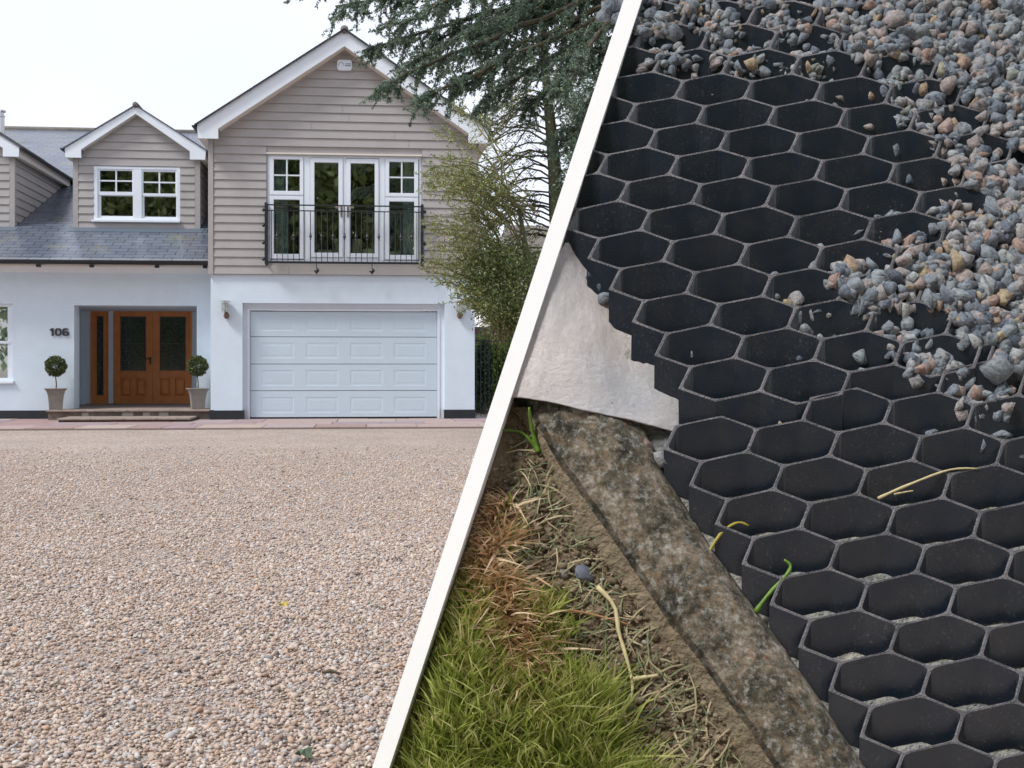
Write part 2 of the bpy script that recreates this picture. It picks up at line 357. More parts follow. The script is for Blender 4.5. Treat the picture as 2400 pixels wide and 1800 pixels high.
# soffits under the verge and eaves boxes with gutters
b = MB()
for s in (1, -1):
    ox = lambda x: apx+(x-apx)*s
    b.prism([(apx, pk_i.z-.002), (ox(li.x), li.z-.002), (ox(li.x), li.z+.05), (apx, pk_i.z+.05)], YG-.298, YG-.03)
    b.box(min(ox(lo.x+.03), ox(xcl)), max(ox(lo.x+.03), ox(xcl)), YG-.298, BK, zbb+.002, zbb+.05)
    b.box(min(ox(lo.x+.03), ox(lo.x+.06)), max(ox(lo.x+.03), ox(lo.x+.06)), YG-.298, BK, zbb+.05, zlo+.01)
b.build('soffit', soffit_m, house)
for s in (1, -1):
    b = MB(); gxx = apx+(lo.x-.045-apx)*s
    b.prism([(gxx+.06*math.cos(t), zlo-.005+.07*math.sin(t)) for t in np.linspace(math.pi, 2*math.pi, 8)], YG-.34, BK); b.build('gutter', black_m, house)
# rooms behind glass
def room(parent, x0, x1, z0, z1, Y, d=2.4):
    b = MB(); b.add([(x0,Y,z0),(x1,Y,z0),(x1,Y,z1),(x0,Y,z1),(x0,Y+d,z0),(x1,Y+d,z0),(x1,Y+d,z1),(x0,Y+d,z1)],
        [(4,5,6,7),(0,1,5,4),(3,7,6,2),(0,4,7,3),(1,2,6,5)]); return b.build('room_lining', room_m, parent)
def pane(parent, x0, x1, z0, z1, Y, m=glass_m):
    b = MB(); b.box(x0, x1, Y, Y+.012, z0, z1); return b.build('pane', m, parent)
# French window unit
def z4(y, x=500): return Zv(560+x*.22604, 340+y*.22604, YG)
def x4(x): return X(560+x*.22604, YG)
fw = MB(); ya, yb = YG-.02, YG+.06
fw.frame(wx0, wx1, wz0, wz1, .045, ya+.012, yb)
win = fw.build('french_window', white_pvc, house)
fr = MB(); pn = []
zt, zb_ = wz1-.045, wz0+.045
def sash(x0, x1, z0, z1, px0, px1, pz0, pz1, dy=0):
    y0, y1 = ya-.012-dy, yb-.02
    fr.box(x0, px0, y0, y1, z0, z1); fr.box(px1, x1, y0, y1, z0, z1); fr.box(px0, px1, y0, y1, z0, pz0); fr.box(px0, px1, y0, y1, pz1, z1)
    pn.append((px0, px1, pz0, pz1))
sash(x4(320), x4(670), z4(520), z4(120), x4(362), x4(632), z4(478), z4(150))
sash(x4(320), x4(670), z4(1180), z4(532), x4(362), x4(632), z4(1130), z4(568))
sash(x4(740), x4(1078), z4(1165, 900), z4(138, 900), x4(783), x4(1033), z4(1118, 900), z4(183, 900), .004)
sash(x4(1112), x4(1450), z4(1168, 1300), z4(146, 1300), x4(1158), x4(1408), z4(1125, 1300), z4(193, 1300), .004)
sash(x4(1517), x4(1860), z4(538, 1700), z4(146, 1700), x4(1558), x4(1818), z4(500, 1700), z4(177, 1700))
sash(x4(1517), x4(1860), z4(1190, 1700), z4(552, 1700), x4(1558), x4(1818), z4(1142, 1700), z4(588, 1700))
for a, c in ((673, 737), (1080, 1110), (1453, 1514)): fr.box(x4(a), x4(c), ya+.004, yb, zb_, zt)
fr.box(x4(320), x4(670), ya+.004, yb-.01, z4(531), z4(521)); fr.box(x4(1517), x4(1860), ya+.004, yb-.01, z4(551, 1700), z4(539, 1700))
for (a, c, y0, y1, mx, my, xx) in ((362, 632, 150, 478, 498, 315, 500), (1558, 1818, 177, 500, 1688, 338, 1700)):
    fr.box(x4(mx)-.016, x4(mx)+.016, ya-.004, yb-.03, z4(y1, xx), z4(y0, xx))
    fr.box(x4(a), x4(mx)-.016, ya-.004, yb-.03, z4(my, xx)-.014, z4(my, xx)+.014); fr.box(x4(mx)+.016, x4(c), ya-.004, yb-.03, z4(my, xx)-.014, z4(my, xx)+.014)
fr.box(x4(740), x4(1450), ya+.006, yb-.01, wz0+.045, z4(1170, 1100))
fr.build('window_frame', white_pvc, win, bevel=.006)
for p in pn: pane(win, p[0]-.01, p[1]+.01, p[2]-.01, p[3]+.01, YG+.0)
for hx, s in ((1063, -1), (1130, 1)):
    h = MB(); hz = z4(650, 1100); h.box(x4(hx)-.02, x4(hx)+.02, ya-.03, ya-.016, hz-.2, hz+.03)
    h.tube([(x4(hx), ya-.06, hz), (x4(hx)+s*.13, ya-.06, hz)], .012); h.tube([(x4(hx), ya-.02, hz), (x4(hx), ya-.06, hz)], .012); h.build('handle', steel_m, win)
b = MB(); b.box(wx0-.02, wx1+.02, YG-.085, YG-.02, wz1+.004, wz1+.035); b.build('window_head_trim', soffit_m, win)
room(house, wx0, wx1, wz0+.02, wz1-.02, YG+.21, 3)
def curtain(parent, x0, x1, z0, z1, Y, m=curtain_m):
    n = 40; V = []; 
    for i in range(n+1):
        x = x0+(x1-x0)*i/n; y = Y+.05*math.sin(i*1.35)+.02*math.sin(i*.5)
        V += [(x, y, z0), (x, y, z1), (x, y+.006, z0), (x, y+.006, z1)]
    b = MB(); b.add(V, [q for i in range(n) for q in ((4*i, 4*i+4, 4*i+5, 4*i+1), (4*i+2, 4*i+3, 4*i+7, 4*i+6))]); return b.build('curtain', m, parent, smooth=True)
curtain(win, x4(345), x4(500), wz0+.05, wz1-.03, YG+.3); curtain(win, x4(1705), x4(1850), wz0+.05, wz1-.03, YG+.3)
for q in ((965, 1045, 1.2, 890), (790, 960, .9, 1030), (1165, 1275, 1.2, 885), (1280, 1400, .9, 1015), (1565, 1700, .9, 1040)):
    b = MB(); b.box(x4(q[0]), x4(q[1]), YG+q[2], YG+q[2]+.2, wz0+.05, z4(q[3])); b.build('armchair_back', cream_m, win, bevel=.03)
# Juliet balcony
def x4b(x): return X(560+x*.22604, YG-.22)
def z4b(y, x=700): return Zv(560+x*.22604, 340+y*.22604, YG-.22)
yb0 = YG-.22
b = MB(); bx0, bx1 = x4b(278), x4b(1902)
zr1, zr2, zr3 = z4b(624), z4b(682), z4b(1216)
b.box(bx0, bx1, yb0-.02, yb0+.02, zr1-.012, zr1+.012); b.box(bx0, bx1, yb0-.012, yb0+.012, zr2-.01, zr2+.01); b.box(bx0, bx1, yb0-.022, yb0+.022, zr3-.025, zr3+.02)
for x in (bx0, bx1):
    b.box(x-.022, x+.022, yb0-.024, yb0+.024, zr3-.03, zr1+.05)
    for z in (zr1, zr2, zr3): b.box(x-.012, x+.012, yb0+.024, YG-.06, z-.011, z+.011)
    b.box(x-.03, x+.03, YG-.075, YG-.055, zr3-.04, zr1+.05)
b.build('balcony_railing', rail_m, house); bal = bpy.data.objects['balcony_railing']
for x in (bx0, bx1):
    s = -1 if x == bx0 else 1
    for yy in (675, 835, 1015, 1185):
        d = MB(); z = z4b(yy); c = (x+s*.05, yb0+.02, z); q = .045
        d.add([(c[0]-q,c[1],z),(c[0]+q,c[1],z),(c[0],c[1]-q*.6,z),(c[0],c[1]+q*.6,z),(c[0],c[1],z-q),(c[0],c[1],z+q)], [(0,2,5),(2,1,5),(1,3,5),(3,0,5),(2,0,4),(1,2,4),(3,1,4),(0,3,4)])
        d.build('stud', rail_m, bal)
bars = [338,395,452,508,567,625,683,742,800,857,917,975,1035,1095,1152,1213,1270,1330,1388,1450,1505,1562,1620,1678,1735,1790,1845]
for i, xx in enumerate(bars):
    x = x4b(xx); d = MB(); top = zr2-.01
    if i == 13: top = zr1-.012
    d.tube([(x, yb0, zr3+.02), (x, yb0, top)], .0085, 6)
    if i in (1, 4, 7, 9, 11, 13, 15, 17, 19, 23, 25): 
        z = z4b(945); d.lathe(x, yb0, [(.009, z-.08), (.02, z-.065), (.012, z-.05), (.03, z), (.012, z+.05), (.02, z+.065), (.009, z+.08)], 8)
    d.build('baluster', rail_m, bal)
for xx in (805, 1380):
    x = x4b(xx); d = MB(); z = z4b(1300); q = .065
    d.tube([(x, yb0, zr3-.025), (x, yb0, z+.03)], .01, 6)
    c = (x, yb0, z); d.add([(c[0]-q,c[1],z),(c[0]+q,c[1],z),(c[0],c[1]-q*.5,z),(c[0],c[1]+q*.5,z),(c[0],c[1],z-q*1.2),(c[0],c[1],z+q*1.2)], [(0,2,5),(2,1,5),(1,3,5),(3,0,5),(2,0,4),(1,2,4),(3,1,4),(0,3,4)])
    d.build('finial', rail_m, bal)
# alarm box
a0, a1 = at(789.4, 164.8, YG-.1), at(825.7, 140.4, YG-.1)
b = MB(); b.prism([(a0.x+.03, a0.z), (a1.x-.03, a0.z), (a1.x, a0.z+.06), (a1.x-.01, a1.z-.02), (a1.x-.05, a1.z), (a0.x+.05, a1.z), (a0.x+.01, a1.z-.02), (a0.x, a0.z+.06)], YG-.12, YG-.03)
al = b.build('alarm_box', white_pvc, house, bevel=.02)
grey_ink = mat('grey_ink', (.2, .26, .36), .6)
b = MB(); ac = (a0+a1)/2
arc = [(ac.x-.07+.055*math.cos(t), YG-.123, ac.z-.005+.05*math.sin(t)) for t in np.linspace(-.2, 3.6, 12)]
b.tube(arc, .006, 4); b.box(ac.x+.02, ac.x+.13, YG-.1235, YG-.12, ac.z+.01, ac.z+.03); b.box(ac.x+.01, ac.x+.14, YG-.1235, YG-.12, ac.z-.03, ac.z-.008)
b.build('emblem', grey_ink, al)
# garage door
def x5(x, Y=YG): return X(440+x*.31646, Y)
def z5(y, x=500, Y=YG): return Zv(440+x*.31646, 600+y*.31646, Y)
YD = YG+.16
b = MB(); fx0, fx1 = x5(442, YD), x5(1866, YD); dx0, dx1 = x5(464, YD), x5(1845, YD)
dz0, dz1 = .05, z5(408, 500, YD)
b.box(gx0, fx0, YD-.03, YD+.06, 0.036, z5(388, 500, YD)); b.box(fx1, gx1, YD-.03, YD+.06, .036, z5(388, 500, YD)); b.box(gx0, gx1, YD-.03, YD+.06, z5(388, 500, YD), gz)
b.box(fx0, dx0-.008, YD-.05, YD+.04, .036, z5(388, 500, YD)-.002); b.box(dx1+.008, fx1, YD-.05, YD+.04, .036, z5(388, 500, YD)-.002); b.box(dx0-.008, dx1+.008, YD-.05, YD+.04, dz1+.012, z5(388, 500, YD)-.002)
gd = b.build('garage_door', white_pvc, house, bevel=.005)
zs = [dz0+.02, z5(998, 500, YD), z5(800, 500, YD), z5(598, 500, YD), dz1]
rows = [(1045, 1160), (845, 960), (643, 757), (443, 555)]
for k in range(4):
    b = MB(); z0, z1 = zs[k]+.006, zs[k+1]-.006; r0, r1 = z5(rows[k][1], 1000, YD), z5(rows[k][0], 1000, YD)
    xs = [dx0]+[x5(q, YD) for pr in ((545, 785), (875, 1115), (1203, 1443), (1527, 1765)) for q in pr]+[dx1]
    for i in range(0, 9):
        if i % 2 == 0: b.box(xs[i], xs[i+1], YD, YD+.04, z0, z1)
        else: b.box(xs[i], xs[i+1], YD, YD+.04, z0, r0); b.box(xs[i], xs[i+1], YD, YD+.04, r1, z1)
    for i in range(1, 9, 2):       # recessed and raised field
        x0, x1 = xs[i], xs[i+1]; e = .03; dd = .004
        def ring(p, q, y0, y1):
            b.add([(p[0],y0,p[2]),(p[1],y0,p[2]),(p[1],y0,p[3]),(p[0],y0,p[3]),(q[0],y1,q[2]),(q[1],y1,q[2]),(q[1],y1,q[3]),(q[0],y1,q[3])], [(0,1,5,4),(1,2,6,5),(2,3,7,6),(3,0,4,7)])
        p0 = (x0, x1, r0, r1); p1 = (x0+.012, x1-.012, r0+.012, r1-.012); p2 = (x0+e*1.6, x1-e*1.6, r0+e*1.6, r1-e*1.6); p3 = (x0+e*1.6+.02, x1-e*1.6-.02, r0+e*1.6+.02, r1-e*1.6-.02)
        ring(p0, p1, YD, YD+dd); ring(p1, p2, YD+dd, YD+dd); ring(p2, p3, YD+dd, YD+.002)
        b.add([(p3[0],YD+.002,p3[2]),(p3[1],YD+.002,p3[2]),(p3[1],YD+.002,p3[3]),(p3[0],YD+.002,p3[3])], [(0,1,2,3)])
    b.build('door_section', garage_m, gd)
b = MB(); b.box(dx0, dx1, YD+.005, YD+.04, .036, zs[0]+.002); b.box(dx0-.006, dx1+.006, YD+.045, YD+.06, .036, dz1+.01); b.build('rubber_seal', black_m, gd)
# porch and low wing
def x2(x, Y=YP): return X(x*.27125, Y)
def z2(y, x=600, Y=YP): return Zv(x*.27125, 600+y*.27125, Y)
px0, px1 = x2(640), x2(1700); pz1 = z2(425); XW = -14.0; zw_top = z2(60, 900)
lwx1 = x2(110); lwz1 = z2(412, 50); lwz0 = z2(1078, 50); lwx0 = lwx1-1.25
zpl2 = z2(1335, 200)
w = MB()
w.box(px1, xL+.02, YP, YP+.4, 0, zw_top); w.box(px0, px1, YP, YP+.4, pz1, zw_top)
w.box(lwx1, px0, YP, YP+.4, zpl2, zw_top); w.box(lwx0, lwx1, YP, YP+.4, lwz1, zw_top); w.box(lwx0, lwx1, YP, YP+.4, zpl2, lwz0); w.box(XW, lwx0, YP, YP+.4, zpl2, zw_top)
pw = w.build('front_wall', white_render, house)
w = MB(); w.box(XW, px0-.5, YP-.02, YP+.4, 0, zpl2); w.build('plinth', plinth_m, house)
w = MB(); ix0 = px0-.55; ix1 = px1+.25; zdk = .245
w.box(ix0-.2, ix0, YP+.4, YDR, zdk, pz1+.25); w.box(ix1, ix1+.2, YP+.4, YDR, zdk, pz1+.25)
w.box(ix0, ix1, YP+.4, YDR+.2, pz1+.006, pz1+.25)
def xd(x): return X(x*.27125, YDR)
def zd(y): return Zv(300, 600+y*.27125, YDR)
ztop = pz1+.004
w.box(ix0, xd(785), YDR, YDR+.2, zdk, ztop); w.box(xd(1655), ix1, YDR, YDR+.2, zdk, ztop); w.box(xd(785), xd(1655), YDR, YDR+.2, zd(472), ztop)
w.box(xd(943), xd(982), YDR-.06, YDR+.2, zdk, zd(472))
w.build('porch_wall', white_render, house)
# doors
def leaf(x0, x1, gx0_, gx1_, gz0, gz1, panels, name, handle=None, z0=None, z1=None):
    z0 = z0 or zdk+.02; z1 = z1 or zd(475); y0, y1 = YDR-.03, YDR+.05
    b = MB(); b.box(x0, gx0_, y0, y1, z0, z1); b.box(gx1_, x1, y0, y1, z0, z1); b.box(gx0_, gx1_, y0, y1, gz1, z1)
    bead = MB(); bead.frame(gx0_-.025, gx1_+.025, gz0-.025, gz1+.025, .025, y0-.015, y0-.001)
    if panels:
        pz0_, pz1_ = zd(1215), zd(1055); b.box(gx0_, gx1_, y0, y1, pz1_, gz0)
        b.box(gx0_, gx1_, y0, y1, z0, pz0_); mid = (gx0_+gx1_)/2; b.box(mid-.05, mid+.05, y0, y1, pz0_, pz1_)
        for a, c in ((gx0_, mid-.05), (mid+.05, gx1_)):
            b.box(a, c, y0+.036, y1, pz0_, pz1_); b.add([(a+.025,y0+.035,pz0_+.025),(c-.025,y0+.035,pz0_+.025),(c-.025,y0+.035,pz1_-.025),(a+.025,y0+.035,pz1_-.025),(a+.07,y0+.002,pz0_+.07),(c-.07,y0+.002,pz0_+.07),(c-.07,y0+.002,pz1_-.07),(a+.07,y0+.002,pz1_-.07)],
                [(0,1,5,4),(1,2,6,5),(2,3,7,6),(3,0,4,7),(4,5,6,7)])
    else: b.box(gx0_, gx1_, y0, y1, z0, gz0)
    o = b.build(name, wood_m, house, bevel=.004)
    bead.build('glazing_bead', wood_m, o)
    p = MB(); p.box(gx0_, gx1_, YDR+.0, YDR+.02, gz0, gz1); p.build('pane', etched_m, o)
    lead = MB(); lx, lz = gx0_+.03, gz0+.03
    lead.frame(gx0_+.012, gx1_-.012, gz0+.012, gz1-.012, .01, YDR-.006, YDR-.001)
    if panels:
        cxm = (gx0_+gx1_)/2
        for sgn in (1, -1):
            for (rz, rr) in ((gz0+.28, .16), (gz1-.28, .13), (gz0+.55, .1)):
                lead.tube([(cxm+sgn*(.02+rr*(1+math.cos(t))*.75*(1-t/9)), YDR-.004, rz+rr*math.sin(t)*(1-t/9)) for t in np.linspace(0, 6, 18)], .004, 4)
        lead.box(gx0_+.02, gx1_-.02, YDR-.005, YDR-.001, (gz0+gz1)/2-.004, (gz0+gz1)/2+.004)
    else:
        for k in range(6): lead.tube([(((gx0_+gx1_)/2)+.05*math.sin(t*2+k), YDR-.004, gz0+(gz1-gz0)*(k+t/3.2)/6) for t in np.linspace(0, 3.1, 9)], .004, 4)
    lead.build('leading', leading_m, o)
    if handle:
        h = MB(); h.box(handle-.02, handle+.02, y0-.02, y0-.002, zd(935), zd(872)); hz = zd(888); h.tube([(handle, y0-.05, hz), (handle-.12, y0-.05, hz)], .012); h.tube([(handle, y0-.01, hz), (handle, y0-.05, hz)], .012); h.build('handle', black_m, o)
    return o
leaf(xd(785), xd(943), xd(838), xd(898), zd(1203), zd(522), False, 'door_sidelight')
leaf(xd(983), xd(1321), xd(1042), xd(1265), zd(992), zd(522), True, 'front_door', xd(1302))
leaf(xd(1323), xd(1655), xd(1383), xd(1608), zd(990), zd(522), True, 'front_door')
b = MB(); b.box(xd(750), xd(1655), YDR-.12, YDR-.031, zdk, zdk+.025); b.build('door_sill', stone_m, house)
# digits
dz_0, dz_1 = Zv(140, 787.2, YP), Zv(140, 769.3, YP)
def stroke(b, pts, wd, y0, y1):
    P = [Vector((p[0], 0, p[1])) for p in pts]; n = len(P); cl = (P[0]-P[-1]).length < 1e-6; L = []
    for i in range(n):
        a = P[i-1] if i else (P[-2] if cl else P[0]); c = P[i+1] if i < n-1 else (P[1] if cl else P[-1]); d = (c-a).normalized(); q = Vector((-d.z, 0, d.x))*wd/2; L.append((P[i]+q, P[i]-q))
    for i in range(n-1):
        a, a2 = L[i]; c, c2 = L[i+1]; v = [(p.x, y, p.z) for y in (y0, y1) for p in (a, c, c2, a2)]; b.add(v, [(0,1,2,3),(4,7,6,5),(0,4,5,1),(1,5,6,2),(2,6,7,3),(3,7,4,0)])
def sup(cx, cz, rx, rz, t0, t1, n=22): 
    f = lambda t: (cx+rx*math.copysign(abs(math.cos(t))**.62, math.cos(t)), cz+rz*math.copysign(abs(math.sin(t))**.62, math.sin(t)))
    return [f(t0+(t1-t0)*k/n) for k in range(n+1)]
hgt = dz_1-dz_0; wd = hgt*.19; y0, y1 = YP-.035, YP-.005
for ch, a, c in (('1', 430, 464), ('0', 478, 532), ('6', 541, 598)):
    b = MB(); xa, xb = x2(a), x2(c); zm = (dz_0+dz_1)/2; rx = (xb-xa)/2-wd/2; xm = (xa+xb)/2; rz = hgt/2-wd/2
    if ch == '1': b.box(xb-wd*1.1, xb, y0, y1, dz_0, dz_1); stroke(b, [(xb-wd, dz_1-wd*.45), (xa+.01, dz_1-wd*1.5)], wd*.85, y0+.002, y1)
    elif ch == '0': stroke(b, sup(xm, zm, rx, rz, 0, 6.28318), wd, y0, y1)
    else:
        stroke(b, sup(xm, dz_0+hgt*.31, rx, hgt*.31-wd/2, 0, 6.28318), wd, y0, y1)
        stroke(b, sup(xm, zm, rx, rz, .75, 3.5, 14), wd, y0+.002, y1)
    b.build('house_number', digit_m, house)
# left ground floor window
b = MB(); b.frame(lwx0, lwx1, lwz0, lwz1, .06, YP+.06, YP+.14); mz = z2(745, 50)
b.box(lwx0+.06, lwx1-.06, YP+.05, YP+.13, mz-.03, mz+.03); b.box(lwx1-.13, lwx1-.06, YP+.07, YP+.13, lwz0+.06, lwz1-.06)
b.box(lwx0+.06, lwx1-.13, YP+.08, YP+.12, z2(595, 50)-.014, z2(595, 50)+.014)
for k in (.33, .66): b.box(lwx0+(lwx1-lwx0)*k-.014, lwx0+(lwx1-lwx0)*k+.014, YP+.078, YP+.118, mz+.03, lwz1-.06)
wn = b.build('sash_window', white_pvc, house, bevel=.004)
pane(wn, lwx0+.06, lwx1-.06, lwz0+.06, lwz1-.06, YP+.1)
b = MB(); b.box(lwx0-.03, lwx1+.03, YP-.06, YP+.14, lwz0-.06, lwz0-.002); b.build('window_sill', white_pvc, wn, bevel=.008)
room(house, lwx0, lwx1, lwz0, lwz1, YP+.41, 2); curtain(wn, lwx1-.4, lwx1-.08, lwz0, lwz1, YP+.25)
# eaves of the low wing
zg = Zv(300, 617, YP-.5); YE = YP-.5
b = MB(); b.box(XW, xcl-.003, YE+.1, YP-.001, zg-.035, zg-.01); b.box(XW, xcl-.003, YE+.08, YE+.1, zg-.05, zg+.1); b.build('soffit', soffit_m, house)
b = MB(); b.box(XW, xcl-.003, YP-.06, YP-.001, z2(146), zg-.036); b.build('cornice_strip', barge_m, house)
gp = [(YE+.02-.06+.06*math.cos(t), zg+.05+.085*math.sin(t)) for t in np.linspace(math.pi, 2*math.pi, 8)]
b = MB(); b.prismx(gp, XW, xcl-.005)
for q in (330, 790, 1355, 1770): xx = x2(q, YE); b.box(xx-.04, xx+.04, YE-.02, YE+.075, zg-.09, zg-.036)
b.build('gutter', black_m, house)
# main slate roof
ze = Zv(300, 611, YE); TP = .429
YR = 35.4; zr = ze+TP*(YR-YE)
b = MB(); b.prismx([(YE-.03, ze-.01), (YR, zr), (YR, zr-.15), (YE, ze-.06)], XW-1, xcl-.004)
b.prismx([(YR+.001, zr), (YR+8, zr-8*TP), (YR+8, zr-8*TP-.1), (YR+.001, zr-.1)], XW-1, xcl+3)
rf2 = b.build('roof', slate_m, house)
b = MB(); b.tube([(XW-1, YR, zr), (xcl+3, YR, zr-.03)], .1, 8); b.build('ridge_tiles', tile_m, rf2, smooth=True)
# right rear of main roof peeping beside the gable
# dormers
YF = 24.35
def x1(x, Y=YF): return X(x*.27125, Y)
def z1(y, x=1100, Y=YF): return Zv(x*.27125, 200+y*.27125, Y)
def dormer(shift, label=None):
    q = bpy.data.objects.new('dormer', None); q.location = (0, 0, 0); q.parent = house; COL.objects.link(q)
    q.matrix_basis = Matrix.Translation((shift, 0, 0))
    fake = q  # parts use world coordinates minus the house origin
    class P: pass
    def bld(mb, name, m, parent=q, **kw):
        return mb.build(name, m, parent, **kw)
    dx0_, dx1_ = x1(637), x1(1733); zb0 = z1(1252); cbw = x1(682)-dx0_
    ap_o = at(318.7, 248.8, YF-.2); ap_i = at(319.5, 267, YF-.2); l_o = at(152.4, 347.8, YF-.2); l_i = at(191, 350.5, YF-.2); zb_b = Zv(156, 369.5, YF-.2)
    wxa, wxb, wza, wzb = x1(815), x1(1560), z1(1180), z1(705)
    bm_ = MB(); 
    # cladding
    global clad_tmp
    o = cladding('cladding', None, dx0_+cbw+.005, dx1_-cbw-.005, zb0, zb_b+.12, ((dx0_+dx1_)/2, ap_o.z-.08), YF-.03, [(wxa, wxb, wza, wzb)], (z1(635)-z1(1235))/8.7, False)
    o.data.transform(Matrix.Translation(-house.matrix_basis.translation)); o.parent = q
    for a in (dx0_, dx1_-cbw): b = MB(); b.box(a, a+cbw, YF-.06, YF+.05, zb0-.01, zb_b+.1); bld(b, 'corner_board', clad_m)
    b = MB(); b.box(dx0_+.02, wxa, YF-.028, YF+.12, zb0, zb_b+.1); b.box(wxb, dx1_-.02, YF-.028, YF+.12, zb0, zb_b+.1); b.box(wxa, wxb, YF-.028, YF+.12, zb0, wza); b.box(wxa, wxb, YF-.028, YF+.12, wzb, zb_b+.1)
    b.prism([(dx0_+.02, zb_b+.1), (dx1_-.02, zb_b+.1), ((dx0_+dx1_)/2, ap_o.z-.08)], YF-.028, YF+.12)
    yb_ = YF+(zb_b+.1-zb0)/TP
    bld(b, 'front_wall', clad_m)
    # side boards, each clipped where it meets the roof
    for s, xs_ in ((1, dx1_), (-1, dx0_)):
        b = MB(); z = zb0; stp = (z1(635)-z1(1235))/8.7
        xi = xs_-.12*s
        b.add([(xi, YF+.05, zb0-.05), (xi, YF+.05, zb_b+.1), (xi, yb_+.3, zb_b+.1), (xs_-.03*s, YF+.05, zb0-.05), (xs_-.03*s, YF+.05, zb_b+.1), (xs_-.03*s, yb_+.3, zb_b+.1)], [(0,1,2),(3,5,4),(0,2,5,3),(1,4,5,2),(0,3,4,1)])
        while z < zb_b+.05:
            zt_ = z+stp; ye0 = YF+(z-zb0)/TP+.05; ye1 = YF+(zt_-zb0)/TP+.05
            xo, xt = xs_-.003*s, xs_-.024*s
            b.add([(xo, YF+.05, z), (xo, ye0, z), (xt, ye1, zt_), (xt, YF+.05, zt_), (xs_-.03*s, YF+.05, z), (xs_-.03*s, ye0, z)], [(0,1,2,3),(0,4,5,1)]); z = zt_
        bld(b, 'side_cladding', clad_m)
    b = MB(); ax = ap_o.x
    for s in (1, -1):
        f = lambda p: (ax+(p.x-ax)*s, p.z)
        b.prism([(ax, ap_o.z), f(l_o), (ax+(l_o.x+.02-ax)*s, zb_b), (ax+(l_i.x-ax)*s, zb_b), f(l_i), (ax, ap_i.z)], YF-.23, YF-.2)
    bld(b, 'bargeboard', barge_m)
    yend = YF+(ap_o.z-zb0)/TP+.2
    b = MB()
    for s in (1, -1):
        lx = ax+(l_o.x-.05-ax)*s; lz = l_o.z-.03; ye = YF+(lz-zb0)/TP+.2
        v = [(ax, YF-.26, ap_o.z+.004), (lx, YF-.26, lz+.004), (lx, ye, lz+.004), (ax, yend, ap_o.z+.004)]
        v2 = [(p[0], p[1], p[2]+.025) for p in v]
        b.add(v+v2, [(0,1,2,3),(4,7,6,5),(0,4,5,1),(1,5,6,2),(2,6,7,3),(3,7,4,0)])
    r_ = bld(b, 'dormer_roof', slate_m)
    b = MB(); b.tube([(ax, YF-.29, ap_o.z+.02), (ax, yend, ap_o.z+.02)], .065, 8); o = b; bld(b, 'ridge_tiles', tile_m, smooth=True)
    for s in (1, -1):
        b = MB(); g0 = ax+(l_o.x-.05-ax)*s; ye = YF+(l_o.z-zb0)/TP-.1
        b.prism([(g0+.05*math.cos(t), l_o.z+.0+.06*math.sin(t)) for t in np.linspace(math.pi, 2*math.pi, 7)], YF-.25, ye); bld(b, 'gutter', black_m)
    b = MB()
    for s in (1, -1):
        xa, xb = sorted((ax+(l_o.x+.02-ax)*s, ax+(dx0_-.001-ax)*s)); b.box(xa, xb, YF-.199, YF+(zb_b-zb0)/TP, zb_b+.002, zb_b+.03)
        xo_ = ax+(l_o.x+.02-ax)*s; xa, xb = sorted((xo_, xo_+.025*s)); b.box(xa, xb, YF-.199, YF+(zb_b-zb0)/TP, zb_b+.03, l_o.z+.005)
        b.prism([(ax, ap_i.z-.002), (ax+(l_i.x-ax)*s, l_i.z-.002), (ax+(l_i.x-ax)*s, l_i.z+.04), (ax, ap_i.z+.04)], YF-.199, YF-.03)
    bld(b, 'soffit', soffit_m)
    # window
    b = MB(); b.box(wxa, x1(848), YF-.05, YF+.06, wza, wzb); b.box(x1(1528), wxb, YF-.05, YF+.06, wza, wzb); b.box(x1(848), x1(1528), YF-.05, YF+.06, z1(728), wzb); b.box(x1(848), x1(1528), YF-.05, YF+.06, wza, z1(1150)); b.box(x1(1152), x1(1228), YF-.048, YF+.06, z1(1150), z1(728))
    wn_ = bld(b, 'sash_window', white_pvc, bevel=.005)
    b = MB(); pp = []
    for (a, c, t_, m_, bt, mx_, my_, la, lc, lt, lb) in ((865, 1145, 740, 922, 0, 1005, 828, 873, 1153, 957, 1130), (1240, 1518, 745, 932, 0, 1378, 836, 1247, 1523, 960, 1133)):
        L, Rr = (848, 1152) if a < 1000 else (1228, 1528)
        y0, y1 = YF-.03, YF+.04
        b.box(x1(L), x1(a), y0, y1, z1(m_), z1(728)); b.box(x1(c), x1(Rr), y0, y1, z1(m_), z1(728)); b.box(x1(a), x1(c), y0, y1, z1(t_), z1(728))
        b.box(x1(L), x1(Rr), y0, y1, z1(lt-6), z1(m_))
        b.box(x1(L), x1(la), y0+.02, y1, z1(1150), z1(lt-6)); b.box(x1(lc), x1(Rr), y0+.02, y1, z1(1150), z1(lt-6)); b.box(x1(la), x1(lc), y0+.02, y1, z1(1150), z1(lb)); b.box(x1(la), x1(lc), y0+.02, y1, z1(lt), z1(lt-6))
        b.box(x1(mx_)-.017, x1(mx_)+.017, y0+.01, y1-.01, z1(m_), z1(t_)); b.box(x1(a), x1(mx_)-.017, y0+.01, y1-.01, z1(my_)-.016, z1(my_)+.016); b.box(x1(mx_)+.017, x1(c), y0+.01, y1-.01, z1(my_)-.016, z1(my_)+.016)
        pp += [(x1(a), x1(c), z1(m_), z1(t_), YF-.005), (x1(la), x1(lc), z1(lb), z1(lt), YF+.012)]
    bld(b, 'window_frame', white_pvc, wn_)
    for p in pp: b = MB(); b.box(p[0]-.005, p[1]+.005, p[4], p[4]+.008, p[2]-.005, p[3]+.005); bld(b, 'pane', glass_m, wn_)
    b = MB(); b.box(x1(803), x1(1562), YF-.12, YF-.05, z1(1187), z1(1168)); bld(b, 'window_sill', white_pvc, wn_, bevel=.006)
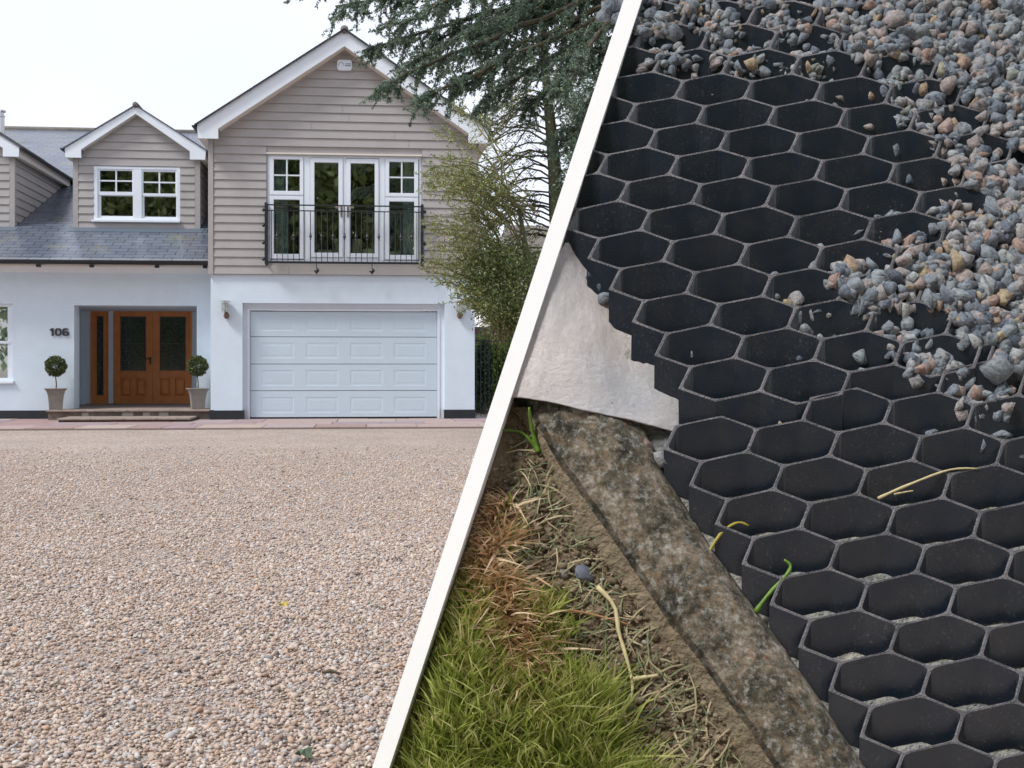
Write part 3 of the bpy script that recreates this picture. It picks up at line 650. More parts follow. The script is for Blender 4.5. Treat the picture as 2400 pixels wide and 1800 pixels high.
    b = MB(); x0, xx1, z0, zz1, Y, d = wxa, wxb, wza, wzb, YF+.121, 1.6
    b.add([(x0,Y,z0),(xx1,Y,z0),(xx1,Y,zz1),(x0,Y,zz1),(x0,Y+d,z0),(xx1,Y+d,z0),(xx1,Y+d,zz1),(x0,Y+d,zz1)], [(4,5,6,7),(0,1,5,4),(3,7,6,2),(0,4,7,3),(1,2,6,5)]); bld(b, 'room_lining', room_m)
    # lead apron
    b = MB(); yq = YF-.35; zq = ze+TP*(yq-YE)+.012; zq2 = ze+TP*(YF-YE)+.012
    b.add([(dx0_-.03, yq, zq), (dx1_+.1, yq, zq), (dx1_+.1, YF, zq2), (dx0_-.03, YF, zq2), (dx0_-.03, yq, zq-.01), (dx1_+.1, yq, zq-.01), (dx1_+.1, YF, zq2-.01), (dx0_-.03, YF, zq2-.01)], [(0,1,2,3),(4,7,6,5),(0,4,5,1),(1,5,6,2),(2,6,7,3),(3,7,4,0)])
    b.box(dx0_+.02, dx1_-.02, YF-.029, YF+.1, zb0-.07, zb0-.001)
    bld(b, 'lead_apron', mat('lead', (.10, .13, .17), .45), smooth=False)
    return q
d1 = dormer(0)
def copy_tree(o, parent):
    c = o.copy(); COL.objects.link(c); c.parent = parent
    for ch in o.children: copy_tree(ch, c)
    return c
d2 = copy_tree(d1, house); d2.matrix_basis = Matrix.Translation((X(36.6, YF)-X(470, YF), 0, 0))
# chimney flue
b = MB(); fxx = X(4, 33.0); z0 = ze+TP*(33-YE)-.2
b.lathe(fxx, 33, [(.085, z0), (.085, Zv(0, 275, 33)), (.1, Zv(0, 274, 33)), (.1, Zv(0, 270, 33)), (.07, Zv(0, 269, 33)), (.07, Zv(0, 264, 33)), (.13, Zv(0, 262, 33)), (.13, Zv(0, 259, 33))], 14)
b.build('chimney_flue', mat('flue_steel', (.5, .5, .5), .3, metal=.9), rf2, smooth=False)
# wall lamps
def lamp(u, name='wall_lamp'):
    q = bpy.data.objects.new(name, None); q.parent = house; COL.objects.link(q); x = X(u, YG-.12); z = lambda v: Zv(u, v, YG-.12); y = YG-.13
    def bld(mb, n, m, **k):
        mb.build(n, m, q, **k)
    b = MB(); b.lathe(x, y, [(.115, z(706.5)), (.115, z(705)), (.02, z(704))], 18); b.lathe(x, y, [(.06, z(732)), (.06, z(729)), (.055, z(729))], 16)
    for k in range(4): t = k*1.571+.4; b.tube([(x+.068*math.cos(t), y+.068*math.sin(t), z(730)), (x+.068*math.cos(t), y+.068*math.sin(t), z(706))], .005, 4)
    bld(b, 'lamp_cage', steel_m)
    b = MB(); b.lathe(x, y, [(.058, z(729)), (.058, z(709))], 16); bld(b, 'lamp_shade', glass_material('lamp_glass', (.8, .82, .8), .15), smooth=True)
    b = MB(); b.lathe(x, y, [(.015, z(729)), (.022, z(722)), (.02, z(714)), (.005, z(712))], 10); bld(b, 'bulb', white_pvc, smooth=True)
    b = MB(); zc = z(739); b.lathe(x+.02, YG-.05, [(.005, zc-.075), (.04, zc-.06), (.065, zc), (.04, zc+.06), (.02, zc+.07)], 14); b.tube([(x, y, z(731)), (x+.01, y, zc), (x+.02, YG-.03, zc)], .016, 8); bld(b, 'bracket', mat('bronze', (.20, .15, .11), .35, metal=.7), smooth=True)
lamp(527.5); lamp(1076)

# porch steps
ps = empty('porch_steps', (X(300, YG), YG, 0), 'brown sandstone porch steps with a thick upper slab below the wooden front doors', 'steps')
b = MB(); sx0, sx1 = X(107, YG), xL-.02; b.box(sx0+.03, sx1, YG+.06, YP+.4, 0, .205); b.box(ix0, ix1, YP+.4, YDR+.1, 0, .205)
b.build('riser', mat('step_riser', (.16, .13, .11), .9, .35, 5, .6, 12), ps)
b = MB(); xs = [sx0]; r = random.Random(5)
while xs[-1] < sx1-.7: xs.append(xs[-1]+r.uniform(.55, .95))
xs.append(sx1)
for a, c in zip(xs[:-1], xs[1:]):
    b.box(a+.004, c-.004, YG+.0, YG+.75, .206, .245)
b.box(ix0+.01, ix1-.01, YG+.754, YDR, .206, .2449); b.build('top_slab', stone_m, ps, bevel=.01)
b = MB(); ya_, yb_ = 20.95, YG+.06; lx0, lx1 = X(135.6, ya_), X(443, ya_)
b.box(lx0, lx1, ya_+.04, yb_, 0.03, .075); b.build('lower_riser', mat('step_dark', (.085, .06, .045), .9, .3, 6, .5, 15), ps)
b = MB(); n = 4
for k in range(n): a = lx0-.02+(lx1-lx0+.04)*k/n; b.box(a+.004, a+(lx1-lx0+.04)/n-.004, ya_, yb_-.001, .076, .115)
b.build('lower_slab', stone_m, ps, bevel=.01)
b = MB()
for (a, c) in ((700, 760), (1050, 1145), (1230, 1290), (1370, 1450)): b.box(X(a*.27125, YG), X(c*.27125, YG), YG+.05, YG+.0605, .10, .19)
b.build('mortar_patch', mat('pale_mortar', (.36, .34, .30), .9), ps)

# topiary pots
def leaf_cloud(P, size, name, m, parent=None, per=1, elong=1.6, rnd=None, dirs=None, **kw):
    """rhombic leaf faces with a fold at points P"""
    n = len(P); d = rng.normal(0, 1, (n, 3)) if dirs is None else dirs+rng.normal(0, .45, (n, 3)); d /= np.linalg.norm(d, axis=1)[:, None]
    e = np.cross(d, rng.normal(0, 1, (n, 3))); e /= np.linalg.norm(e, axis=1)[:, None]; nn = np.cross(d, e)
    s = size*rng.uniform(.6, 1.3, (n, 1)); L = s*elong
    V = np.stack([P-d*L/2, P+e*s/2+nn*s*.12, P+d*L/2, P-e*s/2+nn*s*.12], 1).reshape(-1, 3)
    Fc = np.arange(n*4).reshape(n, 4)
    r = rng.random(n) if rnd is None else rnd
    return np_obj(name, V, Fc, m, parent, rnd=np.repeat(r, 4), **kw)
box_leaf = attr_mat('box_leaf', [(0, (.03, .05, .015)), (.5, (.08, .12, .035)), (.85, (.16, .19, .07)), (1, (.24, .22, .11))], .5, trans=.2)
for u, lab in ((131, 'clipped ball topiary in taupe pot, left of the front doors under the house number'), (463.5, 'clipped ball topiary in taupe pot, right of the front doors beside the garage wall')):
    Y = YG+.35; x = X(u, Y); z = lambda v: Zv(u, v, Y); s = Y/F
    t = empty('potted_topiary', (x, Y, .245), lab, 'potted plant', 'topiary balls flanking the front doors')
    b = MB(); h = z(910)-.245
    prof = [(15.2, 0), (15.8, .15), (16.6, .4), (18.5, .7), (22, .9), (26.5, .97), (26.5, 1.0), (23, 1.0), (22, .93)]
    vs = []; a0_ = .28
    for rr, hh in prof: 
        R = rr*s*1.06; vs += [(x+R*math.cos(a0_+k*math.pi/2+math.pi/4)*1.25, Y+R*math.sin(a0_+k*math.pi/2+math.pi/4)*1.25, .245+h*hh) for k in range(4)]
    m_ = len(prof); b.add(vs, [(i*4+k, i*4+(k+1) % 4, (i+1)*4+(k+1) % 4, (i+1)*4+k) for i in range(m_-1) for k in range(4)]+[(3,2,1,0), tuple(range((m_-1)*4, m_*4))])
    b.build('pot', pot_m, t, bevel=.01)
    b = MB(); b.tube([(x, Y, .245+h*.9), (x+.012, Y, z(900)), (x-.005, Y, z(885)), (x, Y, z(865))], [.016, .014, .013, .012], 7); b.build('stem', mat('stem_bark', (.2, .13, .09), .9), t)
    n = 2600; d = rng.normal(0, 1, (n, 3)); d /= np.linalg.norm(d, axis=1)[:, None]; rr = 24*s*(rng.random(n)**.22)*(1+.07*np.sin(d[:,0]*9)*np.cos(d[:,2]*8))
    leaf_cloud(np.array([x, Y, z(858)])+d*rr[:, None], .026, 'leaf_ball', box_leaf, t, dirs=d)
#@@PART2
# ------------------------------------------------------------ tilted bed with honeycomb grids
AU = .12                                     # honeycomb side length
RTv = np.array([ct, -st, 0]); FWv = np.array([st, ct, 0]); UPv = np.array([0, 0, 1.])
def c2w(p): return AU*(p[0]*RTv+p[2]*FWv-p[1]*UPv)
Oc = np.array([5.574880407390466, -6.851630359095683, 25.875507645366792])
EXc = np.array([0.9974614677394292, 0.04266586097987572, -0.05701091721722673]); EYc = np.array([0.26865503885084846, -0.47704077940804124, 0.2054922683378077])
C0 = np.array([0, 0, HC]); OW = C0+c2w(Oc); EXW = c2w(EXc); EYW = c2w(EYc); UW = AU*UPv
NW = np.cross(EXW, EYW); NW /= np.linalg.norm(NW); NW = NW if NW[1] < 0 else -NW     # bed normal, towards the viewer and up
def T(x, y, w=0.): return OW+np.multiply.outer(np.asarray(x, float), EXW)+np.multiply.outer(np.asarray(y, float), EYW)+np.multiply.outer(np.asarray(w, float), UW)
def tp(u, v, w=0.):
    """bed coordinates (x, y) of the photo point (u, v) at height w"""
    d = np.array([(u-CX)/F, (v-CY)/F, 1.]); A = np.stack([EXc, EYc, -d], 1); s = np.linalg.solve(A, -(Oc+np.array([0, -w, 0]))); return s[0], s[1]
def tpx(u, v, w=0.): x, y = tp(u, v, w); return T(x, y, w)
def to_uv(P):
    q = (np.asarray(P)-C0)/AU; xc = q@RTv; zc = q@FWv; yc = -q@UPv; return CX+F*xc/zc, CY+F*yc/zc
S3 = 3**.5
from mathutils import noise as MN
# the white divider strip between the two halves runs along the left edge
def Lx(v, right=False): return (1504-.3287*v) if right else (1461.5-.3275*v)
plastic_m = mat('black_plastic', (.010, .018, .032), .28, .0, 14, .12, 260, col2=(.024, .028, .036), spec=.8)
def dust(m):
    n = m.node_tree; b = n.nodes['Principled BSDF']; src = b.inputs['Base Color'].links[0].from_socket; g_ = n.nodes.new('ShaderNodeNewGeometry')
    z = n.nodes.new('ShaderNodeTexNoise'); z.inputs['Scale'].default_value = 130; z.inputs['Detail'].default_value = 6; z.inputs['Roughness'].default_value = .8; n.links.new(g_.outputs['Position'], z.inputs['Vector'])
    mr = n.nodes.new('ShaderNodeMapRange'); mr.inputs[1].default_value = .57; mr.inputs[2].default_value = .72; mr.inputs[4].default_value = .8; n.links.new(z.outputs['Fac'], mr.inputs[0])
    z2_ = n.nodes.new('ShaderNodeTexNoise'); z2_.inputs['Scale'].default_value = 7; n.links.new(g_.outputs['Position'], z2_.inputs['Vector'])
    m2 = n.nodes.new('ShaderNodeMapRange'); m2.inputs[1].default_value = .4; m2.inputs[2].default_value = .65; n.links.new(z2_.outputs['Fac'], m2.inputs[0])
    mu = n.nodes.new('ShaderNodeMath'); mu.operation = 'MULTIPLY'; n.links.new(mr.outputs[0], mu.inputs[0]); n.links.new(m2.outputs[0], mu.inputs[1])
    mx = n.nodes.new('ShaderNodeMixRGB'); mx.inputs[2].default_value = (.22, .22, .22, 1); n.links.new(mu.outputs[0], mx.inputs[0]); n.links.new(src, mx.inputs[1]); n.links.new(mx.outputs[0], b.inputs['Base Color'])
dust(plastic_m)
rim_m = mat('worn_skylit_rim', (.075, .078, .09), .45, .45, 22, .4, 200, col2=(.19, .18, .19))  # lighter rim colour: scuffed plastic plus sky light painted onto the top edges
WH = -.86
def strip_line(w): return tpx(Lx(-150)+20, -150, w), tpx(Lx(2200)+20, 2200, w)
pA, pB = strip_line(0); cut_n = np.cross(pB-pA, NW*1.0+0*UPv); cut_n /= np.linalg.norm(cut_n)
if np.dot(cut_n, EXW) < 0: cut_n = -cut_n          # points to the kept (right) side
def cutline_n(): return cut_n
def panel(name, hexes, off, label):
    hs = set(hexes); V = []; Fq = []; M = []
    def add(p): V.append(p); return len(V)-1
    t = .037/.866; off = np.array(off)
    for (i, j) in hexes:
        cx, cy = i*S3+j*S3/2+.866+off[0], -1.5*j+.5+off[1]
        ang = [math.radians(90+60*k) for k in range(6)]
        out = [(cx+math.cos(a), cy+math.sin(a)) for a in ang]
        jit = [1+rng.normal(0, .004) for _ in range(6)]
        ins = []
        for k in range(6):
            c = np.array(out[k])*(1-t*jit[k])+np.array([cx, cy])*t*jit[k]
            a = np.array(out[k-1])*(1-t)+np.array([cx, cy])*t; b = np.array(out[(k+1) % 6])*(1-t)+np.array([cx, cy])*t
            ins += [c+(a-c)*.11, c*.94+(a+b)/2*.06 if False else (c+(a-c)*.035+(b-c)*.035), c+(b-c)*.11]
        rw = rng.normal(0, .012)
        o = [add(T(p[0], p[1], 0)) for p in out]
        it = [add(T(p[0], p[1], -.015)) for p in ins]; il = [add(T(p[0], p[1], WH)) for p in ins]
        for k in range(6):
            k2 = (k+1) % 6
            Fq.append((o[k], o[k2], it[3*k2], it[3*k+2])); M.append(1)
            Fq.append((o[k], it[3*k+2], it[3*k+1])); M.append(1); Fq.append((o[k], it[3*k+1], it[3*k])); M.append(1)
            for q in range(3):
                a, b = 3*k+q, (3*k+q+1) % 18; Fq.append((it[a], it[b], il[b], il[a])); M.append(0)
        nb = [(-1, 0), (0, 1), (1, 1), (1, 0), (0, -1), (-1, -1)]
        # neighbours across edge k (between corner k and k+1): directions at 120,180,240,300,0,60 degrees
        nbr = {0: (0, -1), 1: (-1, 0), 2: (-1, 1), 3: (0, 1), 4: (1, 0), 5: (1, -1)}
        for k in range(6):
            di, dj = nbr[k]
            if (i+di, j+dj) in hs: continue
            k2 = (k+1) % 6; e = .036/.866
            q = [(out[m][0]+(out[m][0]-cx)*e, out[m][1]+(out[m][1]-cy)*e) for m in (k, k2)]
            a, b = add(T(*q[0], -.02)), add(T(*q[1], -.02)); c, d = add(T(*q[1], WH-.02)), add(T(*q[0], WH-.02))
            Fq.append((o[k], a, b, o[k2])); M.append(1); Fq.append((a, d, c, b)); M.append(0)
    V = [p+NW*(MN.noise(Vector(p)*2.1)*.010)+np.array(MN.noise_vector(Vector(p)*7))*.0022+np.array(MN.noise_vector(Vector(p)*45))*.0009 for p in V]
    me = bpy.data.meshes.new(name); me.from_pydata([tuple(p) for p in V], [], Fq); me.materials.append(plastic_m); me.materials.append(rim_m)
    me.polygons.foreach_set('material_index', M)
    bm = bmesh.new(); bm.from_mesh(me); bmesh.ops.remove_doubles(bm, verts=bm.verts, dist=1e-5)
    bmesh.ops.bisect_plane(bm, geom=bm.verts[:]+bm.edges[:]+bm.faces[:], plane_co=Vector(pA), plane_no=Vector(cut_n), clear_inner=True, dist=1e-6)
    bmesh.ops.recalc_face_normals(bm, faces=bm.faces); bm.to_mesh(me); bm.free()
    return link(bpy.data.objects.new(name, me), None, label, 'paving grid', 'honeycomb gravel grid panels')
up = [(i, j) for j in range(-6, 9) for i in range(-3-(1 if j < 3 else 0)-(2 if j < 0 else 0), 9) if i+j/2 < 8]
up += [(-3, 9), (-2, 9), (-1, 9), (0, 9), (-3, 10), (-2, 10)]
low = []
for j in range(-5, 12):
    i0 = -1 if j >= 0 else (1 if j == -1 else (3 if j == -2 else (4 if j == -3 else 6)))
    low += [(i, j) for i in range(i0, 9) if i+j/2 < 9]
LOFF = (5.464134986358079, -17.687532397335108)
# shift the far columns apart where the two panels meet
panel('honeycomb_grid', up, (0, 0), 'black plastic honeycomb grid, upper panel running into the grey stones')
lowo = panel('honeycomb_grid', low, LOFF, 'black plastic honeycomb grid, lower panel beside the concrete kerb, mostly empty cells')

# geometry under the grids: earth body of the bed, pale sub-base
def grid_sheet(name, poly_rows, m, noise, thick, smooth=True, **kw):
    """poly_rows: rows of world points (equal count)"""
    R, C = len(poly_rows), len(poly_rows[0]); V = [p for r in poly_rows for p in r]
    Fq = [(i*C+j, i*C+j+1, (i+1)*C+j+1, (i+1)*C+j) for i in range(R-1) for j in range(C-1)]
    o = np_obj(name, V, Fq, m, smooth=smooth, **kw)
    if thick: s = o.modifiers.new('solid', 'SOLIDIFY'); s.thickness = thick; s.offset = -1
    return o
from mathutils import noise as MN
def nz3(p, s, o=4): return MN.fractal(Vector(p)*s, 1.0, 2.0, o)
# kerb line in photo pixels at its own heights
KR = [(1380, 760), (1475, 925), (1562, 1100), (1690, 1301), (1810, 1464), (1962, 1681), (2040, 1800), (2200, 2060)]
KL = [(1120, 730), (1240, 945), (1305, 1060), (1430, 1232), (1567, 1435), (1640, 1525), (1765, 1700), (1950, 1980)]
KB = [(1075, 760), (1193, 950), (1258, 1045), (1361, 1250), (1490, 1405), (1549, 1490), (1690, 1690), (1870, 1960)]
WK = -.42; WS = -1.15
def poly_at(pts, w): return np.array([tp(u, v, w) for u, v in pts])
def resamp(P, n, key=1):
    d = np.r_[0, np.cumsum(np.hypot(*(P[1:]-P[:-1]).T))]; t = np.linspace(0, d[-1], n); return np.stack([np.interp(t, d, P[:, 0]), np.interp(t, d, P[:, 1])], 1)
KRp, KLp, KBp = (resamp(poly_at(k, w), 260) for k, w in ((KR, WK-.08), (KL, WK), (KB, WS)))
rows = []; ycov = tp(1290, 950, WK)[1]+1.2
for i in range(260):
    l, r, b = KLp[i], KRp[i], KBp[i]; row = []
    prof = [(b+(l-b)*0+0, WS-.25)]+[(b+(l-b)*t, WS+(WK-WS-.2)*t) for t in np.linspace(0, 1, 9)]
    prof += [(l+(r-l)*t, WK-.3+.52*math.sin(math.pi*min(1, max(0, t*.90+.08)))**.7+(.0)) for t in np.linspace(.03, 1, 26)]
    prof += [(r, WK-.16-.9*t) for t in np.linspace(.1, 1, 5)]
    for (q, w) in prof:
        dk = min(1, max(0, (l[1]-(ycov-.9))*.6)); p = T(q[0], q[1], w-.9*dk); n1 = nz3(p, 22)*.004+nz3(p, 90, 3)*.0022+nz3(p, 6)*.004
        tt = min(1, max(0, (len(row)-9)/26)); row.append(p+NW*n1*1.8+NW*AU*.30*(1-dk)*math.sin(math.pi*tt))
    rows.append(row)
kerb_m = bpy.data.materials.new('lichened_concrete'); kerb_m.use_nodes = True
def kerb_mat(m):
    n = m.node_tree; b = n.nodes['Principled BSDF']; b.inputs['Roughness'].default_value = .9; t = n.nodes.new('ShaderNodeTexCoord')
    def ns(s, d=6, r=.7):
        z = n.nodes.new('ShaderNodeTexNoise'); z.inputs['Scale'].default_value = s; z.inputs['Detail'].default_value = d; z.inputs['Roughness'].default_value = r; n.links.new(t.outputs['Object'], z.inputs['Vector']); return z
    def rmp(z, st_):
        r = n.nodes.new('ShaderNodeValToRGB'); e = r.color_ramp.elements
        while len(e) < len(st_): e.new(.5)
        for i, (p, c) in enumerate(st_): e[i].position = p; e[i].color = (*c, 1)
        n.links.new(z.outputs[0], r.inputs['Fac']); return r
    a = rmp(ns(11, 9, .8), [(.36, cr(34, 32, 28)), (.45, cr(70, 66, 54)), (.51, cr(100, 94, 80)), (.56, cr(124, 110, 92)), (.66, cr(158, 154, 144))])
    l = rmp(ns(60, 6), [(.5, (0, 0, 0)), (.72, (.75, .75, .75))]); mx = n.nodes.new('ShaderNodeMixRGB'); n.links.new(l.outputs[0], mx.inputs[0]); n.links.new(a.outputs[0], mx.inputs[1]); mx.inputs[2].default_value = (*cr(188, 188, 184), 1)
    o = rmp(ns(34, 6), [(.56, (0, 0, 0)), (.72, (.8, .8, .8))]); mx2 = n.nodes.new('ShaderNodeMixRGB'); n.links.new(o.outputs[0], mx2.inputs[0]); n.links.new(mx.outputs[0], mx2.inputs[1]); mx2.inputs[2].default_value = (*cr(136, 104, 74), 1)
    d_ = rmp(ns(70, 3), [(.3, (.35, .35, .35)), (.5, (1, 1, 1))]); mx3 = n.nodes.new('ShaderNodeMixRGB'); mx3.blend_type = 'MULTIPLY'; mx3.inputs[0].default_value = .9; n.links.new(mx2.outputs[0], mx3.inputs[1]); n.links.new(d_.outputs[0], mx3.inputs[2])
    n.links.new(mx3.outputs[0], b.inputs['Base Color'])
    k = n.nodes.new('ShaderNodeBump'); k.inputs['Strength'].default_value = .8; k.inputs['Distance'].default_value = .006; n.links.new(ns(60, 6, .75).outputs[0], k.inputs['Height']); n.links.new(k.outputs[0], b.inputs['Normal'])
kerb_mat(kerb_m)
kface_m = mat('kerb_face', cr(128, 116, 96), .95, .25, 14, .8, 70)
kb = grid_sheet('kerb', [r[9:] for r in rows], kerb_m, 0, 0, label='weathered concrete kerb with rounded lichen covered top beside the black honeycomb', cat=None)
kb['category'] = 'kerb'
kfo = grid_sheet('kerb_side', [r[:11] for r in rows], kface_m, 0, 0); kfo.parent = kb
# soil left of the kerb
soil_m = mat('soil', cr(98, 84, 66), .95, .3, 14, 1.0, 60, col2=cr(146, 130, 106), det=8)
rows = []
for i in range(170):
    k = KBp[min(259, int(i*259/169))]; y = k[1]; row = []
    xs = np.linspace(-12, .15, 110)
    for a in xs:
        x = k[0]+a; p = T(x, y, WS-.02); 
        p = p+UPv*(nz3(p, 10, 5)*.018+nz3(p, 45, 3)*.007)+NW*(nz3(p+9, 30, 4)*.010); row.append(p)
    rows.append(row)
so_ = grid_sheet('soil', rows, soil_m, 0, 0, kind='structure')
def clip_left(o, pco=None):
    bm = bmesh.new(); bm.from_mesh(o.data); bmesh.ops.bisect_plane(bm, geom=bm.verts[:]+bm.edges[:]+bm.faces[:], plane_co=Vector(pA if pco is None else pco), plane_no=Vector(cut_n), clear_inner=True, dist=1e-6); bm.to_mesh(o.data); bm.free()
clip_left(so_); clip_left(kb); clip_left(kfo)
sub_m = mat('pale_sub_base', cr(120, 124, 128), .95, .2, 12, .7, 70, col2=cr(172, 170, 160))
xs = np.linspace(-9, 24, 120); ys = np.linspace(12, -40, 150)
o = grid_sheet('sub_base', [[T(x, y, WH-.07)+UPv*nz3(T(x, y, 0), 12, 4)*.006 for x in xs] for y in ys], sub_m, 0, 0, kind='structure'); clip_left(o)
bm = bmesh.new(); bm.from_mesh(o.data); j0, j1 = KRp[40], KRp[230]     # trim along the kerb so the soil side stays open
kd = T(*j1, 0)-T(*j0, 0); kn = np.cross(kd, NW); kn = kn if kn@EXW > 0 else -kn
bmesh.ops.bisect_plane(bm, geom=bm.verts[:]+bm.edges[:]+bm.faces[:], plane_co=Vector(T(*((KRp[150]+KLp[150])/2), WH)), plane_no=Vector(kn/np.linalg.norm(kn)), clear_inner=True); bm.to_mesh(o.data); bm.free()
# earth body behind everything
def slab_corner(x, y, w, back): return T(x, y, w)-NW*back
b = MB(); tl, tr_, br_, bl = (tpx(Lx(-170)+25, -170, -1.5), T(24, 12.5, -1.5), T(24, -36, -1.5), tpx(Lx(2150)+25, 2150, -1.5))
q = [tl, tr_, br_, bl]; bk = [p-NW*.5 for p in q]
b.add(q+bk, [(0,1,2,3),(4,7,6,5),(0,4,5,1),(1,5,6,2),(2,6,7,3),(3,7,4,0)]); b.build('earth_bank', soilb_m, kind='structure')
# dividing strip between the two halves, built as a white board
b = MB(); q = []
for v, rt in ((-170, 0), (-170, 1), (2170, 1), (2170, 0)):
    u = Lx(v, rt); q.append(tpx(u, v, .42))
bk = [p-NW*.16 for p in q]; b.add(q+bk, [(0,1,2,3),(4,7,6,5),(0,4,5,1),(1,5,6,2),(2,6,7,3),(3,7,4,0)])
b.build('divider_strip', divider_m, label='long straight white divider strip between house and honeycomb halves, built as a board', cat='board')

# geotextile
FR = [([(1330,560),(1335,575),(1350,590),(1385,610),(1430,640)], [-.4,-.4,-.7,-.85,-.88]),
      ([(1270,680),(1310,690),(1375,715),(1430,740),(1490,770)], [-.2,-.1,-.5,-.85,-.88]),
      ([(1235,780),(1310,800),(1400,830),(1470,855),(1560,890)], [-.1,.25,.0,-.84,-.88]),
      ([(1200,860),(1290,872),(1400,895),(1490,930),(1600,965)], [-.3,.45,.45,-.55,-.88]),
      ([(1175,930),(1285,941),(1370,962),(1475,986),(1580,1012)], [-.3,.5,.75,.1,-.75])]
NR, NC = 110, 120; rows = []
def spl(vals, t):
    n = len(vals)-1; s = min(n-1e-6, t*n); i = int(s); f = s-i
    p0, p1, p2, p3 = (np.array(vals[max(0, min(n, k))], float) for k in (i-1, i, i+1, i+2))
    return .5*((2*p1)+(-p0+p2)*f+(2*p0-5*p1+4*p2-p3)*f*f+(-p0+3*p1-3*p2+p3)*f**3)
ctrl = [[np.array([*tp(u, v, w), w]) for (u, v), w in zip(a, ww)] for a, ww in FR]
for i in range(NR):
    t = i/(NR-1); row = []
    for j in range(NC):
        s = j/(NC-1); q = spl([spl(r, s) for r in ctrl], t); p = T(*q)
        p = p+NW*(nz3(p, 5, 2)*.009+nz3(p*np.array([1.6, 1, .6]), 16, 3)*.003+nz3(p*np.array([1, 1, 2]), 60, 4)*.0009); row.append(p)
    rows.append(row)
def fabric_mat():
    m = mat('geotextile', cr(206, 206, 210), .95, 0, 2.2, 0, col2=cr(232, 220, 214), det=2); n = m.node_tree; b = n.nodes['Principled BSDF']
    t = n.nodes.new('ShaderNodeTexCoord'); mp = n.nodes.new('ShaderNodeMapping'); mp.inputs['Scale'].default_value = (60, 60, 420); mp.inputs['Rotation'].default_value = (0, .5, 0); z = n.nodes.new('ShaderNodeTexNoise'); z.inputs['Scale'].default_value = 3; z.inputs['Detail'].default_value = 5
    n.links.new(t.outputs['Object'], mp.inputs[0]); n.links.new(mp.outputs[0], z.inputs['Vector']); k = n.nodes.new('ShaderNodeBump'); k.inputs['Strength'].default_value = 1; k.inputs['Distance'].default_value = .005; n.links.new(z.outputs[0], k.inputs['Height']); n.links.new(k.outputs[0], b.inputs['Normal']); return m
fo = grid_sheet('fabric_sheet', rows, fabric_mat(), 0, 0, label='pale pinkish felt sheet draped over the kerb beside the black cells', cat='fabric'); fo['category'] = 'fabric'
clip_left(fo); sm = fo.modifiers.new('solid', 'SOLIDIFY'); sm.thickness = .004

# ---- grey stones
STN = [(0, cr(92, 101, 113)), (.25, cr(116, 124, 134)), (.5, cr(136, 144, 150)), (.64, cr(146, 136, 134)), (.82, cr(154, 160, 164)), (.93, cr(154, 130, 120)), (.985, cr(160, 146, 120)), (1, cr(128, 138, 134))]
stone_mat = attr_mat('grey_stone', STN, .85, .42, 90, .6)
for _n in stone_mat.node_tree.nodes:
    if _n.type == 'TEX_NOISE': _g = stone_mat.node_tree.nodes.new('ShaderNodeNewGeometry'); stone_mat.node_tree.links.new(_g.outputs['Position'], _n.inputs['Vector'])
def hull_stone(seed):
    r = np.random.default_rng(seed); bm = bmesh.new()
    k = r.integers(11, 18); P = r.normal(0, 1, (k, 3)); P /= np.linalg.norm(P, axis=1)[:, None]; P *= r.uniform(.75, 1.08, (k, 1))
    vs = [bm.verts.new(p) for p in P]; h = bmesh.ops.convex_hull(bm, input=vs)
    loose = [v for v in bm.verts if not v.link_faces]; bmesh.ops.delete(bm, geom=loose, context='VERTS')
    bmesh.ops.bevel(bm, geom=bm.edges[:], offset=.09, segments=2, affect='EDGES', clamp_overlap=True)
    bmesh.ops.triangulate(bm, faces=bm.faces); me = bpy.data.meshes.new('stone')
    for v in bm.verts: v.co = v.co*(1+.05*MN.noise(v.co*2.3+Vector((seed, 0, 0))))
    bmesh.ops.recalc_face_normals(bm, faces=bm.faces); bm.to_mesh(me); bm.free(); me.polygons.foreach_set('use_smooth', [True]*len(me.polygons)); return me
SM = []
for k in range(36):
    me = hull_stone(100+k); a = me.attributes.new('rnd', 'FLOAT', 'POINT'); a.data.foreach_set('value', np.full(len(me.vertices), (k*.618) % 1, np.float32)); me.materials.append(stone_mat); SM.append(me)
stones = []           # (world point, radius vector, key size)
own = {}
def stone_at(P, r, lab=None):
    if lab: own[len(stones)] = lab
    stones.append((np.array(P), r*AU*1.16))
BND = [(-60, 1380), (40, 1400), (75, 1600), (105, 2030), (160, 2110), (230, 2270), (300, 2350), (400, 2310), (450, 2260), (520, 2200), (570, 2130), (640, 2030), (700, 2090), (780, 2190), (860, 2290), (905, 2420), (950, 2520), (1050, 2700)]
bv, bu = zip(*BND)
def level(u, v):
    if v > 1080: return 0
    s = u-np.interp(v, bv, bu)
    if v < 130 and u < 2050: return .86 if v < 85 else .5
    return 1.12 if s > 0 else (.66 if s > -110 else (.3 if s > -200 else (.1 if s > -300 else 0)))
allh = [(i*S3+j*S3/2+.866, -1.5*j+.5) for (i, j) in up]+[(i*S3+j*S3/2+.866+LOFF[0], -1.5*j+.5+LOFF[1]) for (i, j) in low]
hexset = []
